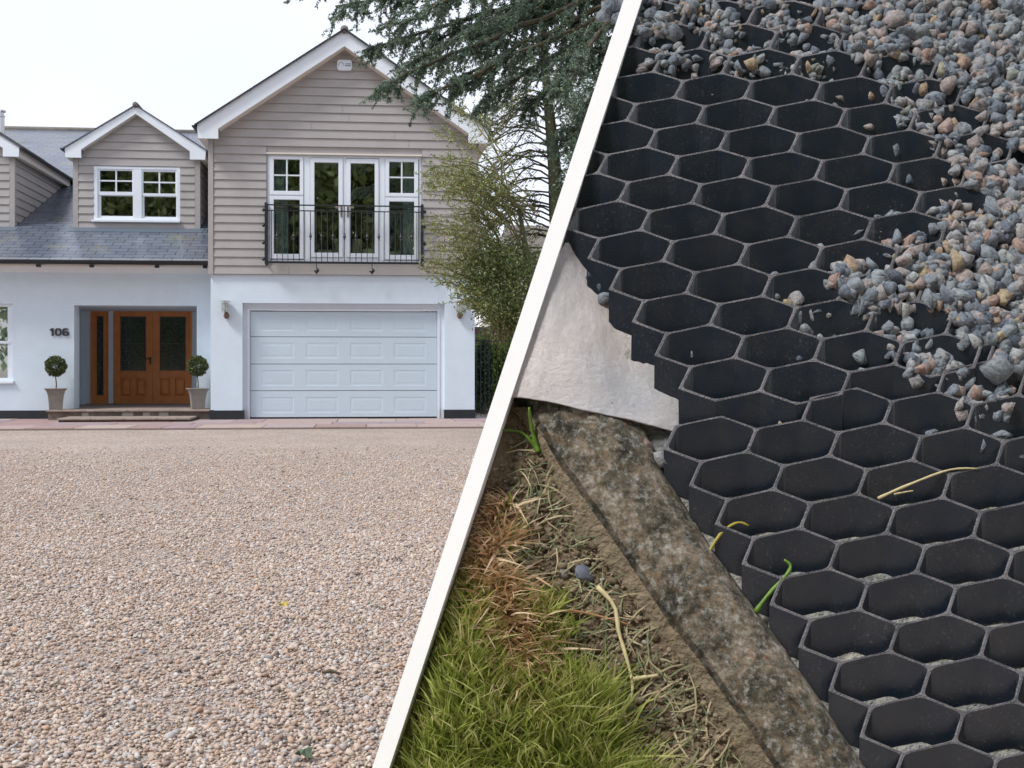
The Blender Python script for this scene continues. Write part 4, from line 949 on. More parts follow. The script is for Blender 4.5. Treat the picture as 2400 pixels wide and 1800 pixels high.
for hx, hy in allh:
    u, v = to_uv(T(hx, hy, 0)); L = level(u, v)
    if v < -140 or u > 2650 or u < Lx(v): continue
    if 1880 < u < 2080 and 820 < v < 900: L = .12
    if 2180 < u < 2400 and 880 < v < 960: L = .72
    if 2060 < u < 2300 and 790 < v < 880: L = .78
    if L <= 0:
        if rng.random() < .3 and v < 1000:
            for _ in range(rng.integers(1, 3)): a = rng.uniform(0, 6.28); stone_at(T(hx+.5*math.cos(a), hy+.5*math.sin(a), WH+.05), rng.uniform(.08, .14))
        continue
    nl = {.1: 3, .12: 3, .3: 9, .66: 22, .72: 22, .78: 22}.get(L, 30); base = WH+.12+(max(L, .0)-.2)*.72 if L > .3 else WH+.13
    for layer in range(1 if L < .5 else 2):
        for k in range(nl):
            for _ in range(12):
                x, y = rng.uniform(-.8, .8), rng.uniform(-.88, .88)
                if abs(x)*.5+abs(y)*.866 < .66 and abs(x) < .7: break
            stone_at(T(hx+x, hy+y, base-layer*.2+rng.normal(0, .05)-(.0 if L > .5 else 0)), rng.uniform(.13, .235))
# covering heap over the rims
for x in np.arange(-4, 20, .36):
    for y in np.arange(14, -22, -.36):
        xx, yy = x+rng.normal(0, .08), y+rng.normal(0, .08); P = T(xx, yy, -.06); u, v = to_uv(P)
        if v < -130 or v > 1100 or u > 2680 or u < Lx(v)+30: continue
        s = u-np.interp(v, bv, bu)
        if v < 130 and u < 2050:
            s = -100
            if v < 62:       # rows of filled cells: leave the rims showing through
                pass
        if s > 95 and rng.random() < min(1, .55+s/260): stone_at(P+UPv*AU*rng.uniform(-.12, .16 if s > 120 else .0), rng.uniform(.14, .27))
for (u, v, w, r, lab) in ((1497, 776, WH+.05, .16, 'dark grey stone on the felt against the honeycomb side wall'), (1420, 700, WH+.08, .24, 'large grey green stone between the felt sheet and the honeycomb'), (1385, 650, WH+.1, .22, 'grey stone at the top corner of the felt sheet'), (1405, 672, WH+.1, .15, 'small stone just above the large grey green one by the felt'),
    (1518, 1046, -.55, .19, 'pinkish stone wedged between the kerb end and the lower honeycomb'), (1550, 1078, -.55, .2, 'grey stone just below the pinkish one beside the kerb'), (2335, 850, .12, .42, 'largest grey boulder like stone, resting on the rims at the right edge'), (2180, 1015, WH+.15, .2, 'single rough grey stone in the cell above the long straw'), (2345, 1025, WH+.14, .24, 'flat grey stone in the cell at the right edge above the straw'), (1490, 790, WH+.05, .12, 'tiny stone beside the dark grey stone on the felt')):
    stone_at(tpx(u, v, w), r, lab)
uvs = []
for P, r in stones:
    u, v = to_uv(P); d = (P-C0)@FWv; vis = (-20 < v < 1820 and u < 2420 and u > Lx(v, True)); uvs.append((r/d if vis else 0))
order = np.argsort(-np.array(uvs)); pick = set(order[:275].tolist())|set(own)
AXs = Matrix(((1,0,0),(0,1,0),(0,0,1)))
rest = []
def cell_label(u, v):
    if v < 130: return 'grey granite chipping in the far filled cells at the top of the honeycomb bed'
    s = u-np.interp(v, bv, bu)
    if v > 1000: return 'small stone wedged between the kerb and the black honeycomb'
    if u < 1520 and 600 < v < 1000: return 'grey green stone lying on the ground beside the felt sheet'
    if s > 30: return 'grey granite chipping in the heap that buries the honeycomb rims'
    if s > -90: return 'grey granite chipping in the half filled cells bordering the heap'
    return 'grey granite chipping lying at the bottom of a nearly empty black cell'
for k, (P, r) in enumerate(stones):
    if k in pick:
        o = bpy.data.objects.new('stone', SM[rng.integers(0, 36)]); o.location = P; o.rotation_euler = tuple(rng.uniform(0, 6.28, 3))
        o.scale = (r*rng.uniform(.95, 1.4), r*rng.uniform(.8, 1.1), r*rng.uniform(.65, .95)); u, v = to_uv(P)
        L = own.get(k) or cell_label(u, v); link(o, None, L, 'stone', 'stones lying around the grid' if k in own else L.replace('grey granite chipping', 'chippings').replace('lying ', '').replace('a nearly empty black cell', 'nearly empty cells'))
    else: rest.append((P, r))
VV = []; FF = []; RR = []; base = 0
SMd = []
for me in SM:
    v = np.array([q.co[:] for q in me.vertices]); f = np.array([q.vertices[:] for q in me.polygons]); SMd.append((v, f))
from mathutils import Euler
for (P, r) in rest:
    k = rng.integers(0, 36); v, f = SMd[k]; R = np.array(Euler(tuple(rng.uniform(0, 6.28, 3))).to_matrix())
    v2 = (v*np.array([r*rng.uniform(.95, 1.4), r*rng.uniform(.8, 1.1), r*rng.uniform(.65, .95)]))@R.T+P
    VV.append(v2); FF.append(f+base); base += len(v); RR.append(np.full(len(v), rng.random()))
if VV: np_obj('grey_gravel', np.concatenate(VV), np.concatenate(FF), stone_mat, smooth=True, rnd=np.concatenate(RR), label='mass of small grey granite gravel filling the upper right cells', kind='stuff')

# ---- grass, clippings and dry thatch on the soil
def blades(roots, L, Wd, lean, name, m, rnd, curl=.5, **kw):
    n = len(roots); a = rng.uniform(0, 6.283, n); hd = np.stack([np.cos(a), np.sin(a), np.zeros(n)], 1)
    ln = np.abs(rng.normal(0, 1, n))*lean; up_ = np.array([0, 0, 1.])[None]*np.cos(ln)[:, None]+hd*np.sin(ln)[:, None]+np.array([0, -.12, 0]); up_ /= np.linalg.norm(up_, axis=1)[:, None]
    sd_ = np.cross(up_, np.array([0, 1, 0])+rng.normal(0, .5, (n, 3))); sd_ /= np.linalg.norm(sd_, axis=1)[:, None]
    bend = hd*curl*rng.uniform(.2, 1.2, (n, 1))+np.array([0, 0, -.25*curl])
    K = 5; V = []
    for k in range(K):
        t = k/(K-1); c = roots+up_*(L*t)[:, None]+bend*(L*t*t*.8)[:, None]; wv = sd_*(Wd*(1-t**1.6)*.5+.0002)[:, None]; V += [c-wv, c+wv]
    V = np.stack(V, 1).reshape(-1, 3); f = []
    for k in range(K-1): f.append([2*k, 2*k+1, 2*k+3, 2*k+2])
    uu, vv = to_uv(V); okb = ((uu > Lx(vv, True)+6).reshape(n, 2*K)).all(1); V = V.reshape(n, 2*K, 3)[okb].reshape(-1, 3); rnd = np.asarray(rnd)[okb]; n = len(rnd)
    Fq = (np.array(f)[None]+(np.arange(n)*2*K)[:, None, None]).reshape(-1, 4)
    return np_obj(name, V, Fq, m, rnd=np.repeat(rnd, 2*K), **kw)
grass_m = attr_mat('grass_blades', [(0, cr(112, 126, 54)), (.35, cr(160, 172, 84)), (.65, cr(190, 200, 110)), (.85, cr(218, 220, 148)), (1, cr(216, 204, 158))], .8, trans=.45)
dry_m = attr_mat('dry_blades', [(0, cr(180, 146, 112)), (.4, cr(218, 184, 148)), (.7, cr(238, 214, 184)), (1, cr(180, 172, 120))], .7, trans=.3)
clip_m = attr_mat('clippings', [(0, cr(96, 112, 80)), (.35, cr(128, 138, 100)), (.6, cr(168, 160, 124)), (1, cr(208, 192, 158))], .7, trans=.2)
def in_region(n, test, vlo=1080, vhi=2050):
    out = []
    while sum(len(q) for q in out) < n:
        v = rng.uniform(vlo, vhi, n*2); u = rng.uniform(820, 1720, n*2); ok = test(u, v); out.append(np.stack([u[ok], v[ok]], 1))
    return np.concatenate(out)[:n]
gb_v = [1060, 1150, 1230, 1300, 1400, 1500, 1600, 1700, 1800, 2050]; gb_u = [1120, 1150, 1165, 1190, 1235, 1290, 1340, 1390, 1450, 1570]
LM = 34
def on_bed(uv, w): return np.array([tpx(u, v, w) for u, v in uv])
wob = lambda u, v: 38*np.sin(v/37.)+25*np.sin(v/15.+u/40.)
tg = lambda u, v: (u > Lx(v, True)+LM-18) & (u < np.interp(v, gb_v, gb_u)+wob(u, v)+rng.normal(0, 22, len(u)))
uv = in_region(18000, tg, 1100); R_ = on_bed(uv, WS)
fade = np.clip((uv[:, 1]-1060)/500, .35, 1.0)
dl = np.clip((uv[:, 0]-Lx(uv[:, 1], True))/90, .32, 1)      # blades near the divider strip stay short
keep = np.ones(len(uv), bool)
dryband = np.exp(-((uv[:,0]-np.interp(uv[:,1], [1150,1230,1350,1450,1550,1680], [1130,1130,1150,1185,1215,1240]))/72)**2)*np.clip((1760-uv[:,1])/120, 0, 1)
isdry = rng.random(len(uv)) < dryband*.95+.09
gi = ~isdry
blades(R_[gi], AU*rng.uniform(.5, 1.45, gi.sum())*np.where((uv[gi,1] < 1640) & (uv[gi,0] > 1120), .7, 1.1)*fade[gi]*dl[gi], np.full(gi.sum(), .0065)*rng.uniform(.7, 1.5, gi.sum()), .38, 'grass', grass_m, rng.random(gi.sum()), label='bright green long grass tufts growing beside the kerb', kind='stuff')
blades(R_[isdry], AU*rng.uniform(.3, .8, isdry.sum())*dl[isdry], np.full(isdry.sum(), .0075), .9, 'dry_grass', dry_m, rng.random(isdry.sum()), curl=1.0, label='dry orange brown grass thatch between green grass and soil', kind='stuff')
tc_ = lambda u, v: (u > np.maximum(Lx(v, True)+60, np.interp(v, gb_v, gb_u)-60)) & (u < np.interp(v, [900, 1250, 1500, 1690, 1960], [1190, 1355, 1540, 1680, 1860])-10)
uv = in_region(620, tc_, 960); R_ = on_bed(uv, WS+.06); n = len(R_)
a = rng.uniform(0, 6.28, n); d = np.cos(a)[:, None]*EXW/np.linalg.norm(EXW)+np.sin(a)[:, None]*EYW/np.linalg.norm(EYW)+NW*rng.normal(0, .25, (n, 1)); d /= np.linalg.norm(d, axis=1)[:, None]
s2 = np.cross(d, NW); L_ = AU*rng.uniform(.2, 1.1, n); wd = .0045*rng.uniform(.6, 1.4, n)
bnd = NW*rng.uniform(.0, .3, (n, 1)); V = []
for k in range(4):
    t = k/3-.5; c = R_+d*(L_*t)[:, None]+bnd*(L_*(.25-t*t))[:, None]+np.cross(d, NW)*(L_*t*t*.4)[:, None]; V += [c-s2*(wd*(1-abs(t)*1.4)/2)[:, None], c+s2*(wd*(1-abs(t)*1.4)/2)[:, None]]
V = np.stack(V, 1).reshape(-1, 3); Fq = (np.array([[0,1,3,2],[2,3,5,4],[4,5,7,6]])[None]+(np.arange(n)*8)[:, None, None]).reshape(-1, 4)
np_obj('grass_clippings', V, Fq, clip_m, rnd=np.repeat(rng.random(n), 8), label='thin green and straw grass clippings scattered over bare soil', kind='stuff')
# crumbs of earth on the soil
uv = in_region(2600, lambda u, v: (u > np.maximum(Lx(v, True)+30, np.interp(v, gb_v, gb_u)-60)) & (u < np.interp(v, [900, 1250, 1500, 1690, 1960], [1190, 1355, 1540, 1680, 1860])+20), 940)
PC = on_bed(uv, WS+.03); rr = np.clip(rng.lognormal(math.log(.0042), .5, len(PC)), .0015, .016); V, Fc, m_ = blobs(PC, np.stack([rr, rr*.8, rr*.7], 1), ico(2, .16, 8))
np_obj('earth_crumbs', V, Fc, attr_mat('crumbs', [(0, cr(78, 66, 50)), (.5, cr(112, 98, 78)), (.9, cr(140, 126, 104)), (1, cr(150, 148, 142))], .95, .3, 200), rnd=np.repeat(rng.random(len(PC)), m_), label='crumbs of brown earth and grit on the bare soil beside the kerb', kind='stuff')
# single stems, leaves and chips
straw_m = mat('straw', cr(196, 184, 140), .6, .15, 30); green_m = mat('fresh_blade', cr(96, 130, 40), .5, .2, 20); yel_m = mat('yellow_stem', cr(160, 148, 60), .5, .15, 20)
def stem(name, pts, r, m, label, cat):
    b = MB(); P = [tpx(u, v, w) for u, v, w in pts]; Q = []
    Q = [spl(P, t) for t in np.linspace(0, 1, 14)]; b.tube(Q, [r*.72*(1+.15*math.sin(i*1.9))*(1-.55*i/len(Q)) for i in range(len(Q))], 6); return b.build(name, m, None, smooth=True, label=label, cat=cat)
stem('straw_stalk', [(1400,1375,WS+.2),(1440,1420,WS+.25),(1450,1480,WS+.3),(1465,1530,WS+.3),(1482,1600,WS+.3),(1478,1650,WS+.25)], .009, straw_m, 'thick pale straw stalk lying bent on the soil beside the kerb face', 'straw')
stem('straw_stalk', [(1484,1592,WS+.32),(1505,1588,WS+.35),(1542,1583,WS+.35)], .010, straw_m, 'short thick pale straw piece crossing the longer stalk on the soil', 'straw')
stem('dry_stalk', [(1240,1445,WS+.3),(1290,1430,WS+.35),(1370,1436,WS+.35),(1480,1465,WS+.2)], .006, mat('tan_straw', cr(170,128,88), .7), 'thin tan dry stalk arching sideways over the clippings', 'straw')
stem('straw_stalk', [(2058,1168,.03),(2120,1140,.1),(2222,1102,.12),(2290,1098,.05)], .006, straw_m, 'long yellow straw lying across the rims of the honeycomb cells', 'straw')
stem('straw_stalk', [(2095,1158,.02),(2140,1150,.06)], .004, straw_m, 'short thin straw twig under the long straw on the rims', 'straw')
stem('grass_stem', [(1654,1306,-.35),(1690,1250,-.2),(1728,1225,-.1),(1755,1232,-.1)], .007, yel_m, 'yellow curled grass stem growing from the kerb edge up to the grid', 'grass blade')
stem('grass_stem', [(1700,1306,-.7),(1735,1275,-.4),(1762,1258,-.2)], .004, yel_m, 'thin faint grass stem behind the yellow curled one', 'grass blade')
stem('grass_stem', [(1770,1435,-.35),(1800,1395,-.25),(1845,1345,-.1),(1852,1325,-.1),(1838,1312,-.05)], .009, green_m, 'bent green and orange grass stem leaning from kerb over the lower cell', 'grass blade')
stem('grass_stem', [(1262,1060,WS+.1),(1248,1010,WS+.5),(1240,955,WS+1.3)], .011, green_m, 'single broad green blade standing just below the felt sheet', 'grass blade')
stem('grass_stem', [(1262,1060,WS+.1),(1225,1015,WS+.4),(1178,1008,WS+.4)], .007, green_m, 'green blade bending left from the broad blade towards the white divider strip', 'grass blade')
def chip(u, v, w, sx, sy, sz, c, label, name='slate_chip'):
    me = hull_stone(int(u)); me.name = name; me.materials.append(c); o = bpy.data.objects.new(name, me); o.location = tpx(u, v, w); o.scale = (sx*AU, sy*AU, sz*AU); o.rotation_euler = (.9, .3, .4); link(o, None, label, 'stone')
chip(1368, 1345, WS+.12, .3, .26, .14, mat('slate_grey', cr(104, 108, 120), .7, .15, 30), 'flat blue grey slate chip half buried in the soil')
chip(1318, 1342, WS+.08, .24, .18, .1, mat('slate_pale', cr(118, 114, 108), .8, .15, 30), 'flat muddy stone to the left of the blue grey slate chip')
chip(1554, 1226, -.24, .14, .06, .06, mat('cream_pebble', cr(214, 196, 168), .6), 'tiny cream seed like pebble lying on top of the kerb', 'pebble')

# ------------------------------------------------------------ trees and shrubs beside and beyond the house
def quad_curve(p0, p1, sag, n=8):
    p0, p1 = Vector(p0), Vector(p1); return [p0.lerp(p1, t)+Vector((0, 0, sag*4*t*(1-t))) for t in [k/(n-1) for k in range(n)]]
needle_m = attr_mat('blue_needles', [(0, (.06, .10, .08)), (.4, (.13, .20, .15)), (.75, (.22, .30, .22)), (1, (.34, .40, .27))], .6, trans=.4)
olive_m = attr_mat('olive_leaves', [(0, (.10, .13, .04)), (.4, (.23, .29, .09)), (.75, (.37, .42, .16)), (.93, (.54, .54, .28)), (1, (.46, .36, .14))], .5, trans=.4)
dark_m = attr_mat('dark_leaves', [(0, (.010, .022, .010)), (.5, (.028, .055, .018)), (1, (.07, .11, .03))], .6, trans=.15)
fresh_m = attr_mat('fresh_leaves', [(0, (.06, .10, .02)), (.5, (.18, .28, .05)), (1, (.36, .46, .12))], .5, trans=.45)
# conifer with sparse arching branches
def conifer():
    Y = 30.0; A = lambda u, v, dy=0: at(u, v, Y+dy)
    x, y = A(1300, 900).x, Y
    t = empty('conifer', (x, y, 0), 'tall conifer with mossy trunk and sparse arching bare branches behind the gable', 'tree')
    tr_ = [A(1335, 950), A(1325, 760), A(1316, 600), A(1306, 500), A(1300, 400), A(1291, 300), A(1283, 220), A(1278, 160), A(1272, 60), A(1268, -60), A(1262, -260)]
    b = MB(); b.tube(tr_, [.36, .33, .30, .25, .20, .165, .14, .12, .09, .06, .02], 9); b.build('trunk', bark2_m, t, smooth=True)
    br = MB(); tufts = []
    r = random.Random(11)
    vs = np.arange(165, 700, 11.5)
    for i, v in enumerate(vs):
        for s in (-1, 1):
            if s > 0 and r.random() < .3: continue
            v0 = v+r.uniform(-8, 8); u0 = np.interp(v0, [160, 300, 400, 500, 600, 760], [1278, 1291, 1300, 1306, 1316, 1325])
            Lp = (120+min(v0-150, 330)*.62)*r.uniform(.6, 1.12)*(1 if s < 0 else .6)
            rise = r.uniform(15, 70); drop = (r.uniform(40, 150) if v0 > 300 else r.uniform(0, 80)) if r.random() < .85 else -r.uniform(20, 70)
            dy = r.uniform(-1.8, 1.8); pts = []
            for k in range(9):
                q = k/8; uu = u0+s*Lp*q; vv = v0+drop*q*q*1.2-rise*math.sin(min(1, q*1.6)*math.pi)*.55+r.uniform(-2, 2); pts.append(A(uu, vv, dy*q))
            br.tube(pts, [.024*(1-.75*k/8)+.006 for k in range(9)], 5)
            for k in range(2, 9):
                for _ in range(4):
                    p = pts[k].lerp(pts[k-1], r.random()); l = r.uniform(.25, .95); e = p+Vector((s*l*r.uniform(.2, .9), r.uniform(-.5, .5), l*r.uniform(-.95, .45))); mid = p.lerp(e, .5)+Vector((0, 0, .05))
                    br.tube([p, mid, e], [.011, .008, .004], 4, cap=False)
                    if r.random() < .75: 
                        for _ in range(r.randint(2, 7)): tufts.append(p.lerp(e, r.uniform(.3, 1))+Vector((r.gauss(0, .05), r.gauss(0, .05), r.gauss(0, .05))))
    br.build('branches', bark_m, t)
    P = np.array([p[:] for p in tufts]); leaf_cloud(P, .05, 'sparse_needles', olive_m, t)
    # denser dark foliage hanging on the right side
    P = []
    for _ in range(260):
        u = r.uniform(1330, 1480); v = r.uniform(120, 640); u = min(u, Lx(v)+70); c = A(u, v, r.uniform(-2, 1)); 
        n = 90; P.append(np.array(c)+rng.normal(0, 1, (n, 3))*np.array([.24, .24, .34]))
    P = np.concatenate(P); leaf_cloud(P, .055, 'needles', needle_m, t)
conifer()
# near cedar whose boughs hang in from the top right
def cedar():
    Y = 14.0; A = lambda u, v, dy=0: at(u, v, Y+dy)
    x = X(1560, Y); t = empty('cedar', (x, Y, 0), 'blue green cedar boughs hanging across the sky above the gable roof', 'tree')
    b = MB(); b.tube([(x+1.2, Y, 0), (x+1.2, Y, 3), (x+1.3, Y, 7), (x+1.2, Y, 11)], [.42, .36, .3, .2], 10); b.build('trunk', bark_m, t, smooth=True)
    r = random.Random(5); br = MB(); T_ = []; D_ = []
    limbs = [((1560, -120), (1150, -30), (790, 15)), ((1560, -90), (1180, 20), (850, 120)), ((1560, -60), (1200, 60), (900, 200)), ((1560, -20), (1260, 100), (985, 232)),
             ((1560, -30), (1320, 120), (1130, 235)), ((1560, 0), (1380, 130), (1240, 250)), ((1560, 40), (1450, 200), (1330, 330)), ((1560, -200), (1200, -90), (900, -20)), ((1560, -200), (1100, -60), (700, -40)), ((1560, 60), (1460, 300), (1380, 420)),
             ((1560, -60), (1150, 20), (960, 150)), ((1560, -40), (1300, 50), (1070, 190)), ((1560, -80), (1250, 10), (1020, 90)), ((1560, -120), (1300, -20), (1130, 110)), ((1560, -160), (1180, -80), (940, 60)), ((1560, -100), (1420, 40), (1330, 190))]
    for (a, m_, c) in limbs:
        dy = r.uniform(-1.6, 1.6); P = []
        for k in range(13):
            q = k/12; u = (1-q)**2*a[0]+2*q*(1-q)*m_[0]+q*q*c[0]; v = (1-q)**2*a[1]+2*q*(1-q)*m_[1]+q*q*c[1]; P.append(A(u, v, dy*q)+Vector((r.gauss(0, .02), 0, r.gauss(0, .02))))
        br.tube(P, [.05*(1-.85*k/12)+.006 for k in range(13)], 6)
        for k in range(3, 13):
            nb_ = 5 if k < 12 else 8
            for _ in range(nb_):
                p = P[k].lerp(P[k-1], r.random()); l = r.uniform(.2, .62)*(1 if k < 11 else .7); dr = Vector((-.55+r.gauss(0, .35), r.gauss(0, .5), -.75+r.gauss(0, .35))).normalized(); e = p+dr*l; mid = p.lerp(e, .5)+Vector((-.02, 0, .05))
                br.tube([p, mid, e], [.009, .006, .003], 4, cap=False)
                nt_ = int(l/.019)
                for j in range(nt_):
                    q = j/nt_; c_ = p.lerp(mid, q*2) if q < .5 else mid.lerp(e, q*2-1)
                    for _ in range(5): T_.append(tuple(c_+Vector((r.gauss(0, .014), r.gauss(0, .014), r.gauss(0, .014)))))
                # side shoots
                for _ in range(3):
                    p2 = p.lerp(e, r.uniform(.3, 1)); e2 = p2+Vector((r.gauss(-.05, .09), r.gauss(0, .08), r.gauss(-.05, .07)))
                    for j in range(8):
                        c_ = p2.lerp(e2, j/8)
                        for _ in range(4): T_.append(tuple(c_+Vector((r.gauss(0, .011), r.gauss(0, .011), r.gauss(0, .011)))))
    br.build('branches', bark_m, t)
    P = np.array(T_); keep = []
    leaf_cloud(P, .017, 'needles', needle_m, t, elong=3.0)
cedar()
# evergreen shrub with long arching twigs in front of the wall
def shrub():
    Y = 18.0; A = lambda u, v, dy=0: at(u, v, Y+dy); x = X(1262, Y)
    t = empty('evergreen_tree', (x, Y, 0), 'small leaved olive green tree arching over the right corner of the gable', 'tree')
    r = random.Random(21); b = MB(); b.tube([(x, Y, 0), A(1262, 800), A(1250, 700), A(1235, 600), A(1215, 480)], [.11, .1, .08, .06, .03], 8); b.build('trunk', bark2_m, t, smooth=True)
    br = MB(); Lp = []
    edge_v = [225, 260, 300, 340, 380, 420, 460, 520, 580, 640, 690, 720, 745]; edge_u = [1000, 1000, 1000, 1008, 1000, 975, 985, 985, 990, 985, 1040, 1070, 1100]
    for k in range(84):
        vt = r.uniform(228, 735) if k % 4 == 0 else r.uniform(380, 715); ue = np.interp(vt, edge_v, edge_u)
        ut = ue+abs(r.gauss(0, 1))*(40 if vt < 380 else 55)
        v0 = vt+r.uniform(40, 170); v0 = min(max(v0, 430), 800); u0 = r.uniform(1165, 1265); dy = r.uniform(-1.1, 1.1); P = []
        for j in range(8):
            q = j/7; P.append(A(u0+(ut-u0)*q+r.gauss(0, 4), v0+(vt-v0)*(1-(1-q)**2.1)+r.gauss(0, 3)+q*q*r.uniform(0, 12), dy*q))
        br.tube(P, [.013*(1-.8*j/7)+.003 for j in range(8)], 4, cap=False)
        for j in range(2, 8):
            for _ in range(4):
                p = P[j].lerp(P[j-1], r.random()); l = r.uniform(.08, .36); e = p+Vector((r.gauss(-.3, .5), r.gauss(0, .5), r.gauss(.12, .5))).normalized()*l
                br.tube([p, e], [.005, .0025], 3, cap=False)
                for _ in range(r.randint(5, 10)): Lp.append(tuple(p.lerp(e, r.uniform(.15, 1.05))+Vector((r.gauss(0, .022), r.gauss(0, .022), r.gauss(0, .022)))))
    br.build('twigs', mat('twig', (.17, .16, .07), .8), t)
    P = np.array(Lp); leaf_cloud(P, .026, 'leaves', olive_m, t, elong=1.9)
    # denser lower right mass
    Q = []
    for _ in range(105):
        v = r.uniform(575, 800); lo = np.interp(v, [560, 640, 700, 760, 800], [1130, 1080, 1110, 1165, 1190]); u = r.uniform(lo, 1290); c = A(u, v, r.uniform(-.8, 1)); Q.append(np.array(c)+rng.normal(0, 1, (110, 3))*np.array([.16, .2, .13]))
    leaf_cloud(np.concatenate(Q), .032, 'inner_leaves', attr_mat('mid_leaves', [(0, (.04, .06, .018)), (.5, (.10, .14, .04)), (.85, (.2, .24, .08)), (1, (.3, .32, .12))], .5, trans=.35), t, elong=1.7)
shrub()
# hedge, cypress, railings, brick wall and the neighbour's house
def mass(name, label, cat, boxes, n, size, m, stem_=True, group=None):
    b0 = boxes[0]; t = empty(name, (b0[0], b0[1], 0), label, cat, group); P = []
    tot = sum(q[3]*q[4]*q[5] for q in boxes)
    for (x, y, z, rx, ry, rz) in boxes:
        k = max(20, int(n*rx*ry*rz/tot)); d = rng.normal(0, 1, (k, 3)); d /= np.linalg.norm(d, axis=1)[:, None]; rr = rng.random(k)**.35
        nzv = np.array([1+.22*MN.noise(Vector(q*2.3)+Vector((x, y, z))) for q in d]); P.append(np.array([x, y, z])+d*rr[:, None]*np.array([rx, ry, rz])*nzv[:, None])
    leaf_cloud(np.concatenate(P), size, 'foliage' , m, t)
    b = MB(); b.tube([(b0[0], b0[1], 0), (b0[0]+.05, b0[1], b0[2]), (b0[0], b0[1], b0[2]+b0[5]*.6)], [.05+.02*b0[5], .04+.015*b0[5], .02], 7); b.build('trunk' if cat == 'tree' else 'stem', bark_m, t)
    return t
Yh = 25.5; P_ = lambda u, v, Y: at(u, v, Y)
hb = []
for k in range(9):
    p = P_(1120+k*22, 0, Yh); hb.append((p.x, Yh+.2*math.sin(k*2), .9+.1*math.sin(k*3), .42, .5, 1.05+.12*math.sin(k*1.7)))
mass('hedge', 'bright green leafy hedge behind the black garden railings', 'hedge', hb, 12000, .06, fresh_m)
p = P_(1133, 0, 24.6); mass('cypress', 'narrow dark green cypress standing just behind the railings', 'shrub', [(p.x, 24.6, .95, .24, .24, .85), (p.x+.05, 24.6, 1.35, .2, .2, .45)], 3500, .05, dark_m)
for k, (u, Y, z, r1, lab) in enumerate(((1330, 34, 2.0, 2.2, 'round dark green bush behind the hedge at far right'), (1215, 37, 1.6, 1.5, 'low dark bush against the neighbouring roof'))):
    p = P_(u, 0, Y); mass('garden_bush', lab, 'bush', [(p.x, Y, z, r1, r1, z)], 9000, .11, dark_m)
# railings gate
Yq = 23.2; q0, q1 = X(1114, Yq), X(1210, Yq); t = empty('garden_railing', (q0, Yq, 0), 'black metal garden railings with thin upright bars beside the garage wall', 'railing')
b = MB(); b.box(q0, q1, Yq-.012, Yq+.012, .12, .15); b.box(q0, q1, Yq-.012, Yq+.012, 1.72, 1.75); b.build('rail', rail_m, t)
x = q0+.03
while x < q1:
    b = MB(); b.tube([(x, Yq, .02), (x, Yq, 1.9)], .008, 5); b.lathe(x, Yq, [(.012, 1.9), (.02, 1.93), (.002, 1.98)], 6); b.build('upright', rail_m, t); x += .095
# boundary brick wall behind
b = MB(); b.box(X(1112, 29), X(1600, 29), 29, 29.25, 0, Zv(1140, 772, 29)); wl = b.build('garden_wall', brick_m, None, label='old red brown brick garden wall behind the hedge', cat='wall')
b = MB(); b.box(X(1112, 29)-.03, X(1600, 29), 28.96, 29.29, Zv(1140, 772, 29)+.001, Zv(1140, 772, 29)+.07); b.build('coping', tile_m, wl)
# neighbour
Yn = 48; t = empty('neighbour_house', (X(1330, Yn), Yn, 0), 'neighbouring house with brown tiled hipped roof seen through the conifer branches', 'house')
e0, e1 = at(1150, 640, Yn), at(1480, 640, Yn); r0, r1 = at(1195, 520, Yn+2.5), at(1440, 520, Yn+2.5)
b = MB(); b.box(e0.x+.3, e1.x-.3, Yn+.3, Yn+7, 0, e0.z-.02); b.build('wall', mat('neighbour_render', (.55, .52, .48), .9), t)
b = MB(); b.add([(e0.x, Yn, e0.z), (e1.x, Yn, e0.z), (e1.x, Yn+7.4, e0.z), (e0.x, Yn+7.4, e0.z), (r0.x, Yn+3.7, r0.z), (r1.x, Yn+3.7, r0.z)], [(0,1,5,4),(1,2,5),(2,3,4,5),(3,0,4),(0,3,2,1)]); b.build('roof', tile_m, t)
for k in (.25, .6):
    xx = e0.x+(e1.x-e0.x)*k; b = MB(); b.frame(xx, xx+1.3, 1.0, 2.2, .08, Yn+.24, Yn+.299); w_ = b.build('window', white_pvc, t); b = MB(); b.box(xx+.08, xx+1.22, Yn+.27, Yn+.29, 1.08, 2.12); b.build('pane', black_m, w_)
mid_m = attr_mat('garden_leaves', [(0, (.08, .11, .03)), (.5, (.22, .28, .09)), (1, (.40, .46, .20))], .5, trans=.5)
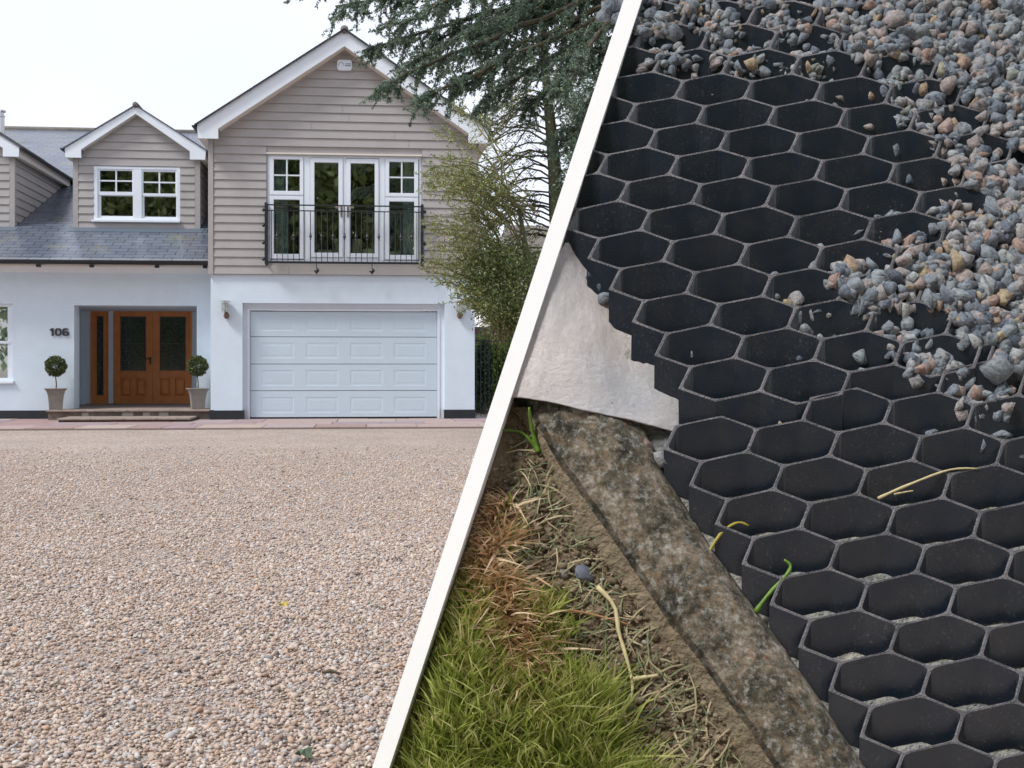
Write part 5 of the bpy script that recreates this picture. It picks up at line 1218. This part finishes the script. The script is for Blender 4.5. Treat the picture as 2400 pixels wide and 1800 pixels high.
# trees behind the photographer, mirrored in the windows
def back_tree(x, y, h, seed, lab, m):
    r = random.Random(seed); t = empty('garden_tree', (x, y, 0), lab, 'tree', 'trees opposite the house')
    b = MB(); b.tube([(x, y, 0), (x+.1, y, h*.4), (x, y, h*.8)], [.3, .22, .08], 8); b.build('trunk', bark_m, t, smooth=True)
    P = []
    for _ in range(95):
        a = r.uniform(0, 6.28); zz = r.uniform(.08, .98)*h; rr = 3.4*math.sin(min(1, (1-zz/h)*1.1+.12)*math.pi*.62)*r.random()**.5
        c = np.array([x+rr*math.cos(a), y+rr*math.sin(a), zz]); P.append(c+rng.normal(0, 1, (170, 3))*np.array([.75, .75, .6]))
    leaf_cloud(np.concatenate(P), .34, 'crown', m, t)
labs = ['broad leafy tree opposite the porch', 'broad leafy tree opposite the left dormer', 'dense dark tree opposite the garage', 'dense leafy tree opposite the garden railings', 'tall dark tree at the far left of the opposite row', 'tall leafy tree at the far right of the opposite row', 'tall tree opposite the gable window', 'leafy tree opposite the low wing']
for k, (x, y) in enumerate(((-6.5, -9), (-11, -10), (2.5, -9.5), (7, -10), (-15.5, -11), (11.5, -11), (-2, -9), (-8.8, -13))):
    back_tree(x, y, (17, 16, 17.5, 16, 15, 16, 18, 19)[k], k, labs[k], mid_m)
# litter on the drive
def leaf_litter(u, v, s, c, label, name='fallen_leaf'):
    y = 0; d = F*HC/(v-CY); xc = (u-CX)/F*d; p = xc*RTv+d*FWv; b = MB(); pts = []; n = 10
    for k in range(n): a = 6.283*k/n; rr = s*(1 if k % 2 else .6); pts.append((p[0]+rr*math.cos(a), p[1]+rr*.8*math.sin(a), .028+.012*math.sin(a*2)))
    pts.append((p[0], p[1], .04)); b.add(pts, [(k, (k+1) % n, n) for k in range(n)]); o = b.build(name, c, None, label=label, cat='leaf'); m = o.modifiers.new('s', 'SOLIDIFY'); m.thickness = .0015
leaf_litter(665, 1430, .026, mat('yellow_leaf', cr(222, 200, 110), .6), 'small yellow fallen leaf on the drive gravel')
leaf_litter(714, 1787, .03, mat('green_leaf', cr(92, 112, 92), .6), 'grey green fallen leaf lying at the bottom of the drive')
b = MB(); d = F*HC/(1595-CY); p = ((775-CX)/F*d)*RTv+d*FWv; b.tube([(p[0]-.03, p[1], .03), (p[0]+.0, p[1]-.01, .038), (p[0]+.035, p[1]-.02, .03)], [.006, .008, .004], 6); b.build('twig', bark_m, None, label='short dark brown twig lying on the drive gravel', cat='twig')
